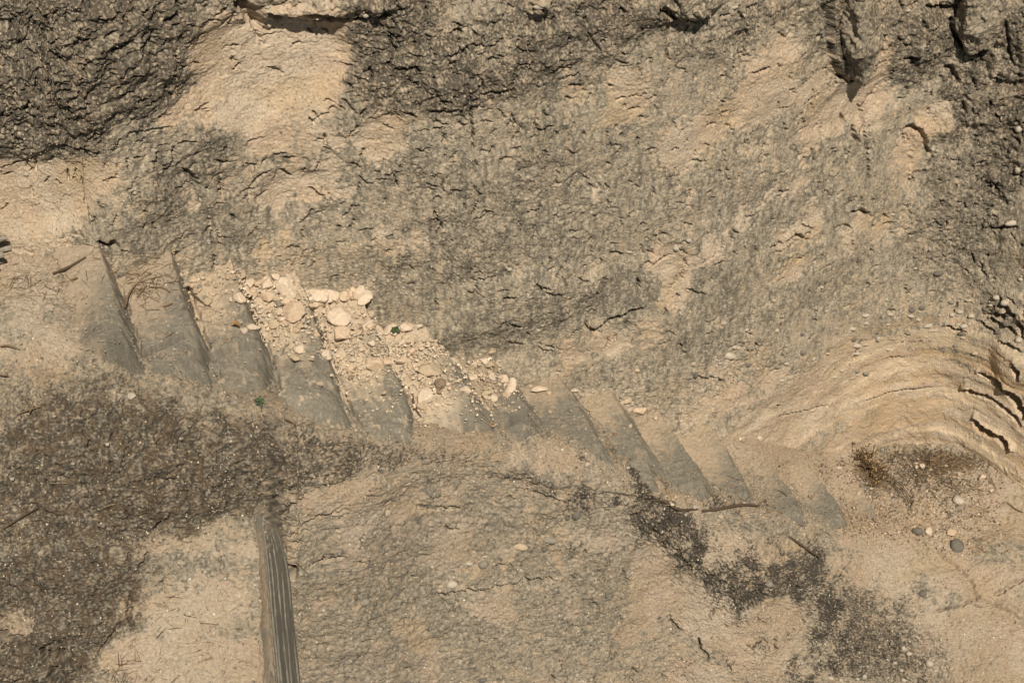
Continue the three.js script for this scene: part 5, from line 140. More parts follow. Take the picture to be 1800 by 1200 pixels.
function colourTexture(w, h, fn) {
  const d = new Uint8Array(w * h * 4), o = [0, 0, 0];
  for (let j = 0; j < h; j++) for (let i = 0; i < w; i++) {
    fn(o, (i + 0.5) / w, (j + 0.5) / h); const k = (j * w + i) * 4;
    for (let c = 0; c < 3; c++) { const x = clamp(o[c], 0, 1); d[k + c] = 255 * (x < 0.0031308 ? x * 12.92 : 1.055 * Math.pow(x, 1 / 2.4) - 0.055); }
    d[k + 3] = 255;
  }
  const t = new THREE.DataTexture(d, w, h); t.colorSpace = THREE.SRGBColorSpace; t.magFilter = t.minFilter = THREE.LinearFilter; t.wrapS = t.wrapT = THREE.MirroredRepeatWrapping; t.needsUpdate = true; return t;
}
// fine stone grain that tiles
const GRAIN = (() => {
  const n = 1024, d = new Uint8Array(n * n * 4);
  for (let j = 0; j < n; j++) for (let i = 0; i < n; i++) {
    const x = i / n, y = j / n;
    let v = 0.5 + 0.34 * n2(x * 64, y * 64, 64) + 0.26 * n2(x * 128 + 0.5, y * 128, 128) + 0.16 * n2(x * 250, y * 250, 250);
    v = clamp(v) * 255; const k = (j * n + i) * 4; d[k] = d[k + 1] = d[k + 2] = v; d[k + 3] = 255;
  }
  const t = new THREE.DataTexture(d, n, n); t.magFilter = t.minFilter = THREE.LinearFilter; t.wrapS = t.wrapT = THREE.RepeatWrapping; t.needsUpdate = true; return t;
})();
const grain = (ru, rv) => { const t = GRAIN.clone(); t.repeat.set(ru, rv); t.needsUpdate = true; return t; };

// ------------------------------------------------------------------ displaced sheets
// A sheet: sample coordinates us x vs, place(i, j) -> [x,y,z], relief in metres along the normal.
function sheet(us, vs, place, relief, uvOf) {
  const nu = us.length, nv = vs.length, base = new Float32Array(nu * nv * 3), nor = new Float32Array(nu * nv * 3), uv = new Float32Array(nu * nv * 2);
  for (let j = 0; j < nv; j++) for (let i = 0; i < nu; i++) {
    const k = j * nu + i, p = place(i, j); base[k * 3] = p[0]; base[k * 3 + 1] = p[1]; base[k * 3 + 2] = p[2];
    const t = uvOf(i, j); uv[k * 2] = t[0]; uv[k * 2 + 1] = t[1];
  }
  for (let j = 0; j < nv; j++) for (let i = 0; i < nu; i++) {
    const a = (j * nu + Math.max(0, i - 2)) * 3, b = (j * nu + Math.min(nu - 1, i + 2)) * 3, c = (Math.max(0, j - 2) * nu + i) * 3, d = (Math.min(nv - 1, j + 2) * nu + i) * 3, k = (j * nu + i) * 3;
    const ax = base[b] - base[a], ay = base[b + 1] - base[a + 1], az = base[b + 2] - base[a + 2], bx = base[d] - base[c], by = base[d + 1] - base[c + 1], bz = base[d + 2] - base[c + 2];
    let x = ay * bz - az * by, y = az * bx - ax * bz, z = ax * by - ay * bx; const l = Math.hypot(x, y, z) || 1; nor[k] = x / l; nor[k + 1] = y / l; nor[k + 2] = z / l;
  }
  const pos = new Float32Array(nu * nv * 3);
  for (let k = 0; k < nu * nv; k++) { const r = relief[k]; for (let c = 0; c < 3; c++) pos[k * 3 + c] = base[k * 3 + c] + nor[k * 3 + c] * r; }
  const idx = new Uint32Array((nu - 1) * (nv - 1) * 6); let n = 0;
  for (let j = 0; j < nv - 1; j++) for (let i = 0; i < nu - 1; i++) { const a = j * nu + i, b = a + 1, c = a + nu, d = c + 1; if ((i + j) & 1) { idx[n++] = a; idx[n++] = b; idx[n++] = c; idx[n++] = b; idx[n++] = d; idx[n++] = c; } else { idx[n++] = a; idx[n++] = b; idx[n++] = d; idx[n++] = a; idx[n++] = d; idx[n++] = c; } }
  const g = new THREE.BufferGeometry(); g.setAttribute('position', new THREE.BufferAttribute(pos, 3)); g.setAttribute('uv', new THREE.BufferAttribute(uv, 2)); g.setIndex(new THREE.BufferAttribute(idx, 1)); g.computeVertexNormals();
  return { g, pos, nor };
}
const span = (a, b, n, out = []) => { for (let i = 0; i < n; i++) out.push(lerp(a, b, i / (n - 1))); return out; };
// carve a crack (polyline on the surface) into a relief grid; lip raises the side that hangs over it
function carve(relief, nu, nv, toI, toJ, uAt, vAt, pts, width, depth, lip, seed) {
  let along = 0; const reach = Math.max(width * 1.3, lip ? 0.055 : 0);
  for (let s = 0; s < pts.length - 1; s++) {
    const [u0, v0] = pts[s], [u1, v1] = pts[s + 1], len = Math.hypot(u1 - u0, v1 - v0), n = Math.max(2, Math.ceil(len / 0.003));
    for (let k = 0; k <= n; k++) {
      const t = k / n, e = n2(along * 55 + seed * 7.7, seed * 3.1) * 0.007 + n2(along * 160 + seed, 5.5) * 0.003; along += len / n;
      const dx = (u1 - u0) / (len || 1), dy = (v1 - v0) / (len || 1), u = lerp(u0, u1, t) - dy * e, v = lerp(v0, v1, t) + dx * e;
      const end = s === 0 && t < 0.4 ? 0.35 + t * 1.6 : s === pts.length - 2 && t > 0.6 ? 0.35 + (1 - t) * 1.6 : 1, w = width * end * (0.75 + 0.5 * n2(along * 38, seed * 1.9)), dp = depth * (0.6 + 0.4 * end);
      const ic = toI(u), jc = toJ(u, v), di = Math.ceil(reach / Math.abs(uAt(ic + 1) - uAt(ic))) + 1, dj = Math.ceil(reach / Math.abs(vAt(ic, jc + 1) - vAt(ic, jc))) + 1;
      for (let j = Math.max(0, jc - dj); j <= Math.min(nv - 1, jc + dj); j++) for (let i = Math.max(0, ic - di); i <= Math.min(nu - 1, ic + di); i++) {
        const ru = uAt(i) - u, rv = vAt(i, j) - v, d = Math.hypot(ru, rv), q = j * nu + i;
        if (d < w) relief.cut[q] = Math.max(relief.cut[q], dp * (1 - (d / w) * (d / w)));
        if (lip && rv > 0 && d < 0.055) { const l = lip * (1 - d / 0.055) * sm(0.02, 0.004, Math.abs(ru) - 0.004); if (l > relief.lip[q]) relief.lip[q] = l; }
      }
    }
  }
}

// ================================================================== the cliff
const TANA = Math.tan(14 * Math.PI / 180);
function cliffBase(u, h) {
  const t = u / CLIFF_STEP, p = spline(CLIFF_PLAN, t), a = spline(CLIFF_PLAN, Math.min(t + 0.3, CLIFF_PLAN.length - 1)), b = spline(CLIFF_PLAN, Math.max(t - 0.3, 0));
  const dx = a[0] - b[0], dz = a[1] - b[1], l = Math.hypot(dx, dz); const nx = -dz / l * 0.5, nz = Math.abs(dx / l);
  return [p, nx, nz];
}
const cliffPoint = (c, h) => [c[0][0] - c[1] * TANA * h, h, c[0][1] - c[2] * TANA * h];
const CU = (CLIFF_PLAN.length - 1) * CLIFF_STEP, CV0 = -2.1, CV1 = 2.7;
const cDark = chart(C_DARK, 0, CU, CV0, CV1), cFresh = chart(C_FRESH, 0, CU, CV0, CV1), cGrey = chart(C_GREY, 0, CU, CV0, CV1), cScar = chart(C_SCAR, 0, CU, CV0, CV1, { peak: true }), cBump = chart(C_BUMP, 0, CU, CV0, CV1, { peak: false });
const strata = (u, h) => h - 0.10 * Math.sin((u - 5.2) * 1.2) + 0.02 * n2(u * 2, 3);
const bedding = (u, h) => sm(5.15, 5.75, u) * sm(-0.75, -1.0, h + 0.12 * n2(u * 1.5, 9)) ;
let cliffGroup, cliffSample;
{
  const us = [...span(0, 0.72, 24), ...span(0.725, 7.75, 1090), ...span(7.76, CU, 20)];
  const rows = 500, ts = [...span(0, 1, rows), ...span(1.03, 1.9, 14)];
  const nu = us.length, nv = ts.length;
  const low = us.map(u => at1(CLIFF_FOOT, u / CLIFF_STEP) - 0.22), top = us.map(u => at1(CLIFF_TOP, u / CLIFF_STEP) + 0.12);
  const cb = us.map(u => cliffBase(u, 0));
  const vAt = (i, j) => { i = clamp(i, 0, nu - 1); j = clamp(j, 0, nv - 1); return lerp(low[i], top[i], ts[j]); };
  const uAt = i => us[clamp(i, 0, nu - 1)];
  const toI = u => clamp(Math.round(24 + (u - 0.725) / (7.025 / 1089)), 0, nu - 1);
  const toJ = (u, v) => { const i = toI(u); return clamp(Math.round((v - low[i]) / (top[i] - low[i]) * (rows - 1)), 0, nv - 1); };
  const relief = new Float32Array(nu * nv); relief.cut = new Float32Array(nu * nv); relief.lip = new Float32Array(nu * nv);
  let seed = 1;
  for (const [w, dp, lip, ...pts] of C_CRACK) carve(relief, nu, nv, toI, toJ, uAt, vAt, pts, w / 333 * 0.95, dp * 1.1, lip * 1.3, seed++);
  const r = rng(5);
  for (let n = 0; n < 1150; n++) {                      // small spalls and hairline cracks
    let u = 0.8 + r() * 6.3, h = lerp(at1(CLIFF_FOOT, u / CLIFF_STEP) + 0.1, at1(CLIFF_TOP, u / CLIFF_STEP), Math.pow(r(), 0.75)); const rough = cDark(u, h), fr = cFresh(u, h);
    if (fr > 0.7 && r() < 0.8 || bedding(u, h) > 0.3) continue;
    const pts = [[u, h]], steep = r() < 0.4 + (u > 3.5 ? 0.2 : 0), m = 2 + Math.floor(r() * 3); let a = steep ? -1.57 + (r() - 0.5) * 0.7 : (r() - 0.5) * 1.1;
    for (let k = 0; k < m; k++) { a += (r() - 0.5) * 0.9; u += Math.cos(a) * (0.008 + 0.022 * r()); h += Math.sin(a) * (0.008 + 0.022 * r()); pts.push([u, h]); }
    carve(relief, nu, nv, toI, toJ, uAt, vAt, pts, 0.004 + 0.0035 * r(), 0.015 + 0.025 * r() * (1 + rough), steep ? 0 : 0.002 + 0.008 * r() * (0.5 + rough), seed++);
  }
  for (let j = 0; j < nv; j++) for (let i = 0; i < nu; i++) {
    const u = us[i], h = vAt(i, j), k = j * nu + i, D = cDark(u, h), F = clamp(cFresh(u, h)), bd = bedding(u, h), wu = u + 0.04 * n2(u * 5, h * 5), wh = h + 0.04 * n2(u * 5 + 9, h * 5);
    const rough = (0.10 + 0.85 * D + 0.34 * sm(0.2, 0.6, fbm(u * 1.7 + 80, h * 1.7, 2))) * (1 - 0.6 * F) * (1 - 0.5 * bd);
    let z = 0.05 * fbm(u * 1.3, h * 1.3 + 4, 2) + 0.020 * fbm(u * 4.5 + 3, h * 5, 2) * (1 - 0.5 * bd);
    const fl = fbm(u * 7 + 20, h * 9, 3); z += rough * 0.013 * (sm(-0.06, 0.0, fl) + sm(0.16, 0.2, fl) + sm(-0.3, -0.26, fl));   // flaking skins with sharp edges
    z += rough * (0.0065 * fbm(u * 22, h * 26, 2) + 0.0048 * n2(u * 60, h * 64) + 0.0034 * n2(u * 115, h * 120)) + 0.0016 * n2(u * 88 + 7, h * 90);
    const ch = n2(u * 31 + 60, h * 36); if (ch > 0.35) z -= rough * 0.012 * sm(0.35, 0.6, ch);                               // pits
    z += F * (0.0016 * n2(u * 70, h * 70) + 0.005 * sm(0.05, 0.09, fbm(u * 9 + 44, h * 12, 2)));
    { const a = n2(u * 58 + 3, h * 50 + 7), b = n2(u * 44 + 30, h * 40), q = (1 - 0.7 * F) * (1 - 0.6 * bd); z += q * clamp(0.55 + 1.6 * n2(u * 2.6 + 30, h * 2.2), 0.08, 1.5) * (0.0042 * sm(0.28, 0.5, b) - 0.0062 * sm(0.34, 0.52, a)); }
    z -= 0.006 * flaked(u, h, 0.50 + cGrey(wu, wh) - 0.2 * bd, cFresh(wu, wh) + 0.22 * bd);
    z -= cScar(wu, wh); z += cBump(wu, wh);
    for (const [u0, u1, h0, h1, dep, soft] of C_BLOCK) {          // proud blocks: sharp towards the lower left, dying away up and right
      if (u < u0 - 0.05 || u > u1 + 0.1 || h < h0 - 0.06 || h > h1 + 0.1) continue;
      const eu = u + 0.022 * n2(h * 12, u0 * 9) + 0.010 * n2(h * 40, u0 * 3 + u * 9), eh = h + 0.026 * n2(u * 11, h0 * 7) + 0.010 * n2(u * 38, h * 9), cut = 0.35 * Math.max(0, (eu - u0) / (u1 - u0) - 0.45) * (h1 - h0) * 0.5;
      z += dep * sm(u0 - 0.004, u0 + 0.03, eu + 0.012 * n2(u * 45, h * 45)) * sm(h0 + cut, h0 + cut + 0.024, eh + 0.01 * n2(u * 50 + 3, h * 50)) * sm(u1 + 0.06, u1 - (u1 - u0) * soft, eu) * sm(h1 + 0.1, h1 - 0.05, eh) * (0.85 + 0.3 * n2(u * 14, h * 10));
    }
    if (bd > 0) { const s = strata(u, h) * 26; z += (0.25 + 0.35 * sm(6.0, 6.6, u)) * bd * (0.010 * sm(-0.2, 0.15, n2(s * 0.42, u * 0.8)) + 0.004 * sm(0.1, 0.25, n2(s * 0.9 + 30, u * 1.3)) + 0.012 * sm(7.0, 7.4, u) * sm(-0.05, 0.1, n2(s * 0.6 + 9, u * 1.1))); }
    const edge = n2(u * 16 + 4, h * 14);
    z += relief.lip[k] * (0.7 + 0.5 * edge) - relief.cut[k];
    relief[k] = z;
  }
  const S = sheet(us, ts, (i, j) => cliffPoint(cb[i], vAt(i, j)), relief, (i, j) => [(us[i] - 0.6) / 7.3, (vAt(i, j) - CV0) / (CV1 - CV0)]);
  const map = colourTexture(2048, 1500, (o, x, y) => {
    const u = 0.6 + x * 7.3, h = CV0 + y * (CV1 - CV0), wu = u + 0.05 * n2(u * 6, h * 6) + 0.02 * n2(u * 22, h * 20), wh = h + 0.05 * n2(u * 6 + 9, h * 6) + 0.02 * n2(u * 22 + 5, h * 20), bd = bedding(u, h);
    rockColour(o, u, h, 0.50 + cGrey(wu, wh) - 0.2 * bd, cDark(wu, wh), cFresh(wu, wh) + 0.22 * bd, 2.3, false);
    if (bd > 0) { const s = strata(u, h), b = n2(s * 11, u * 0.9) + 0.3 * n2(u * 30, h * 30), c = n2(s * 34 + 8, u * 1.3) + 0.4 * n2(u * 25 + 4, h * 40); mix3(o, [0.56, 0.45, 0.305], bd * 0.6 * sm(0.05, 0.35, b)); mix3(o, [0.42, 0.285, 0.14], bd * 0.38 * sm(0.15, 0.4, -b)); mix3(o, GREY, bd * 0.25 * sm(0.25, 0.55, c)); }
  });
  const mat = new THREE.MeshStandardMaterial({ map, roughness: 0.95, bumpMap: grain(9, 6), bumpScale: 0.004 });
  cliffGroup = new THREE.Group(); add(cliffGroup, 'cliff'); cliffGroup.userData.kind = 'structure';
  mesh('rock_face', S.g, mat, cliffGroup);
  cliffSample = (u, h) => { const i = toI(u), j = toJ(u, h), k = (j * nu + i) * 3; return { p: new THREE.Vector3(S.pos[k], S.pos[k + 1], S.pos[k + 2]), n: new THREE.Vector3(S.nor[k], S.nor[k + 1], S.nor[k + 2]) }; };
}

// blocks that stand proud of the face near its top
{
  const mat = new THREE.MeshStandardMaterial({ vertexColors: true, roughness: 0.95, bumpMap: grain(1, 1), bumpScale: 0.004 });
  CRAGS.forEach(([u, h, w, hh, d], n) => {
    const g = mergeVertices(new THREE.BoxGeometry(w, hh, d, 40, 96, 40).deleteAttribute('uv').deleteAttribute('normal'), 1e-5), P = g.attributes.position, col = new Float32Array(P.count * 3), uv = new Float32Array(P.count * 2), r = 0.03, v = new THREE.Vector3(), c = new THREE.Vector3(), o = [0, 0, 0];
    for (let i = 0; i < P.count; i++) {
      v.fromBufferAttribute(P, i); c.set(clamp(v.x, -w / 2 + r, w / 2 - r), clamp(v.y, -hh / 2 + r, hh / 2 - r), clamp(v.z, -d / 2 + r, d / 2 - r)); const e = v.clone().sub(c).normalize(); v.copy(c).addScaledVector(e, r);
      const A = v.x + v.z * 0.83 + n * 3, B = v.y + v.z * 0.31, q = 0.03 * fbm(A * 7, B * 6, 3) + 0.012 * sm(0.0, 0.05, fbm(A * 12 + 9, B * 9, 2)) + 0.006 * n2(A * 42, B * 42) + 0.004 * n2(A * 85, B * 80); v.addScaledVector(e, q);
      const low = sm(-0.05, -hh / 2, v.y); v.x = v.x * (1 - 0.35 * low) + 0.02 * low; v.z -= 0.05 * low * sm(0, d / 2, v.z); if (v.x > 0) v.y += low * v.x * 0.6;
      v.z -= 0.35 * Math.max(0, v.x) * sm(0, d / 2, v.z);
      P.setXYZ(i, v.x, v.y, v.z); uv[i * 2] = A; uv[i * 2 + 1] = B; rockColour(o, A, B, 0.7, 0.42 + 0.25 * n2(A * 6, B * 4), 0, 1.6, false); col.set(o, i * 3);
    }
    g.setAttribute('uv', new THREE.BufferAttribute(uv, 2)); g.setAttribute('color', new THREE.BufferAttribute(col, 3)); g.computeVertexNormals();
    const m = mesh('rock_block', g, mat, cliffGroup), b = cliffBase(u, h), p = cliffPoint(b, h); m.rotation.set(-0.24, Math.atan2(b[1] * 2, b[2]), 0, 'YXZ'); m.position.set(p[0] + b[1] * 0.02, p[1], p[2] + 0.03);
  });
}

// ================================================================== the foreground rock and hollow floor
const NC = GROUND_NET.length, NR = GROUND_NET[0].length;
const limited = (p, q) => p * q <= 0 ? 0 : Math.sign(p) * Math.min(Math.abs(p + q) / 2, 2 * Math.min(Math.abs(p), Math.abs(q)));
const GA0 = GROUND_A[0], GA1 = GROUND_A[NC - 1], GB1 = GROUND_B[NR - 1];
const gDark = chart(G_DARK, GA0, GA1, 0, GB1), gFresh = chart(G_FRESH, GA0, GA1, 0, GB1), gGrey = chart(G_GREY, GA0, GA1, 0, GB1), gBump = chart(G_BUMP, GA0, GA1, 0, GB1, { peak: false });
const heights = new Map();                              // plan lookup of what lies on top
const CELL = 0.012;
function note(x, y, z) { const k = Math.round(x / CELL) * 10007 + Math.round(z / CELL); const h = heights.get(k); if (h === undefined || y > h) heights.set(k, y); }
function topAt(x, z, near) { let best = -1e9; for (let i = -1; i <= 1; i++) for (let j = -1; j <= 1; j++) { const h = heights.get((Math.round(x / CELL) + i) * 10007 + Math.round(z / CELL) + j); if (h !== undefined && h > best) best = h; } return best < -1e8 ? near : best; }
let groundGroup, groundSample;
{
  const as = [...span(GA0, -2.62, 12), ...span(-2.61, 2.98, 960), ...span(2.99, GA1, 12)], bs = span(0, GB1, 560), nu = as.length, nv = bs.length;
  const ia = as.map(a => clamp(index1(GROUND_A, a), 0, NC - 1)), jb = bs.map(b => clamp(index1(GROUND_B, b), 0, NR - 1));
  // read the control net once per column as a list of spline rows
  const colNet = GROUND_NET.map(c => jb.map(j => spline(c, j)));
  const place = (i, j) => { const t = ia[i], c = Math.min(Math.floor(t), NC - 2), f = t - c, A = colNet[Math.max(0, c - 1)][j], B = colNet[c][j], C = colNet[c + 1][j], D = colNet[Math.min(NC - 1, c + 2)][j], o = [0, 0, 0]; for (let k = 0; k < 3; k++) { const m0 = limited(B[k] - A[k], C[k] - B[k]), m1 = limited(C[k] - B[k], D[k] - C[k]); o[k] = B[k] * (2 * f * f * f - 3 * f * f + 1) + m0 * (f * f * f - 2 * f * f + f) + C[k] * (3 * f * f - 2 * f * f * f) + m1 * (f * f * f - f * f); } return o; };
  const toI = a => clamp(Math.round(12 + (a + 2.61) / (5.59 / 959)), 0, nu - 1), toJ = (a, b) => clamp(Math.round(b / GB1 * (nv - 1)), 0, nv - 1), uAt = i => as[clamp(i, 0, nu - 1)], vAt = (i, j) => bs[clamp(j, 0, nv - 1)];
  const wN = nu, across = new Float32Array(nu * nv);          // distance down the surface, so that grain keeps its size on steep and flat rock alike
  for (let i = 0; i < nu; i++) for (let j = 0; j < nv; j++) { const p = place(i, j); across[j * nu + i] = 0.8 * (p[2] - p[1]); }
  const downAt = (a, b) => { const x = clamp(12 + (a + 2.61) / (5.59 / 959), 0, nu - 1.001), y = clamp(b / GB1 * (nv - 1), 0, nv - 1.001), i = Math.floor(x), j = Math.floor(y), f = x - i, g = y - j, k = j * nu + i; return (across[k] * (1 - f) + across[k + 1] * f) * (1 - g) + (across[k + nu] * (1 - f) + across[k + nu + 1] * f) * g; };
  const relief = new Float32Array(nu * nv); relief.cut = new Float32Array(nu * nv); relief.lip = new Float32Array(nu * nv);
  let seed = 500;
  const flip = pts => pts.map(([a, b]) => [a, b]);
  for (const [w, dp, lip, ...pts] of G_CRACK) carve(relief, nu, nv, toI, toJ, uAt, vAt, flip(pts), w / 340 * 0.9, dp, 0, seed++);
  const r = rng(9);
  for (let n = 0; n < 240; n++) { let a = -2.5 + r() * 5.3, b = 0.8 + r() * 1.4; if (a > 1.9) continue; const pts = [[a, b]]; let an = r() < 0.5 ? 1.57 + (r() - 0.5) : (r() - 0.5) * 1.2; for (let k = 0; k < 3; k++) { an += (r() - 0.5) * 0.9; a += Math.cos(an) * 0.02 * (0.3 + r()); b += Math.sin(an) * 0.02 * (0.3 + r()); pts.push([a, b]); } carve(relief, nu, nv, toI, toJ, uAt, vAt, pts, 0.004 + 0.004 * r(), 0.01 + 0.02 * r(), 0, seed++); }
  for (let j = 0; j < nv; j++) for (let i = 0; i < nu; i++) {
    const a = as[i], b0 = bs[j], k = j * nu + i, b = across[k], D = gDark(a, b0), F = clamp(gFresh(a, b0)), wa = a + 0.03 * n2(a * 6, b * 6), wb = b0 + 0.03 * n2(a * 6 + 9, b * 6);
    const rough = (0.45 + 1.0 * D) * (1 - 0.4 * F);
    let z = 0.03 * fbm(a * 2 + 50, b * 2, 2) + 0.017 * fbm(a * 6 + 3, b * 6 + 80, 3);
    const fl = fbm(a * 8 + 70, b * 8, 3); z += rough * 0.008 * (sm(-0.05, 0.0, fl) + sm(0.2, 0.24, fl));
    z += rough * (0.011 * fbm(a * 24, b * 24 + 9, 2) + 0.007 * n2(a * 62, b * 62) + 0.0045 * n2(a * 118, b * 118)) + 0.0022 * n2(a * 90, b * 90 + 5);
    const ch = n2(a * 34 + 6, b * 34); if (ch > 0.35) z -= rough * 0.012 * sm(0.35, 0.6, ch);
    { const pa = n2(a * 58 + 3, b * 54 + 7), pb = n2(a * 44 + 30, b * 44), q = 1 - 0.45 * F; z += q * (0.0035 * sm(0.28, 0.5, pb) - 0.0045 * sm(0.34, 0.52, pa)); }
    z += gBump(wa, wb) - relief.cut[k];
    relief[k] = -z;
  }
  const S = sheet(as, bs, place, relief, (i, j) => [(as[i] + 2.7) / 5.8, bs[j] / GB1]);
  // rows run towards the viewer, so turn the faces up
  { const ix = S.g.index.array; for (let n = 0; n < ix.length; n += 3) { const t = ix[n]; ix[n] = ix[n + 1]; ix[n + 1] = t; } S.g.computeVertexNormals(); for (let k = 0; k < S.nor.length; k++) S.nor[k] *= -1; }
  const map = colourTexture(2048, 1100, (o, x, y) => {
    const a = x * 5.8 - 2.7, b0 = y * GB1, b = downAt(a, b0), wa = a + 0.05 * n2(a * 6, b * 6) + 0.022 * n2(a * 22, b * 20), wb = b0 + 0.05 * n2(a * 6 + 9, b * 6) + 0.022 * n2(a * 22 + 5, b * 20);
    const left = sm(-0.9, -1.5, a), D = gDark(wa, wb) * (1 + 0.12 * left);
    rockColour(o, a, b, 0.27 + gGrey(wa, wb) + 0.22 * left * (1 - clamp(gFresh(wa, wb))), D, gFresh(wa, wb), 1.0, a > 0.2 && a < 1.95);
    if (left > 0 && D > 0.3) mix3(o, [0.105, 0.07, 0.038], left * 0.6 * sm(-0.15, 0.35, fbm(a * 16 + 31, b * 16, 2) + 0.3 * n2(a * 70, b * 70)) * sm(0.2, 0.6, D));
    o[0] *= 0.78; o[1] *= 0.785; o[2] *= 0.79;       // brown moss crust
  });
  const mat = new THREE.MeshStandardMaterial({ map, roughness: 0.95, bumpMap: grain(7, 3), bumpScale: 0.004 });
  groundGroup = new THREE.Group(); add(groundGroup, 'rock_ground'); groundGroup.userData.kind = 'structure';
  mesh('rock_surface', S.g, mat, groundGroup);
  for (let k = 0; k < nu * nv; k++) note(S.pos[k * 3], S.pos[k * 3 + 1], S.pos[k * 3 + 2]);
  groundSample = (a, b) => { const k = (toJ(a, b) * nu + toI(a)) * 3; return { p: new THREE.Vector3(S.pos[k], S.pos[k + 1], S.pos[k + 2]), n: new THREE.Vector3(S.nor[k], S.nor[k + 1], S.nor[k + 2]) }; };
}

// ================================================================== the rock-cut stairs
// for each step: where dust gives way to worn rock (0 wall .. 1 outer end), groove position, drop beyond it, end roundness, heap of debris at the wall
const STEP_LOOK = [[0.5, 0.84, 0.02, 0.08, 0.02], [0.46, 0.62, 0.022, 0.14, 0.035], [0.5, 0.62, 0.022, 0.18, 0.05], [0.52, 0.54, 0.022, 0.17, 0.09], [0.6, 0.56, 0.024, 0.15, 0.10], [0.7, 0.66, 0.01, 0.05, 0.07], [0.5, 0.68, 0.036, 0.06, 0.04], [0.36, 0.95, 0, 0.05, 0.03], [0.42, 0.66, 0.02, 0.10, 0.03], [0.46, 0.72, 0.016, 0.06, 0.04], [0.55, 0.7, 0.018, 0.06, 0.05], [0.5, 0.6, 0.02, 0.06, 0.05], [0.45, 0.6, 0.016, 0.05, 0.05], [0.6, 0.55, 0.01, 0.05, 0.06]];
const stairs = new THREE.Group(); add(stairs, 'rock_stairs');
tag(stairs, 'worn rock-cut stairs descending left to right at the foot of the cliff', 'stairs');
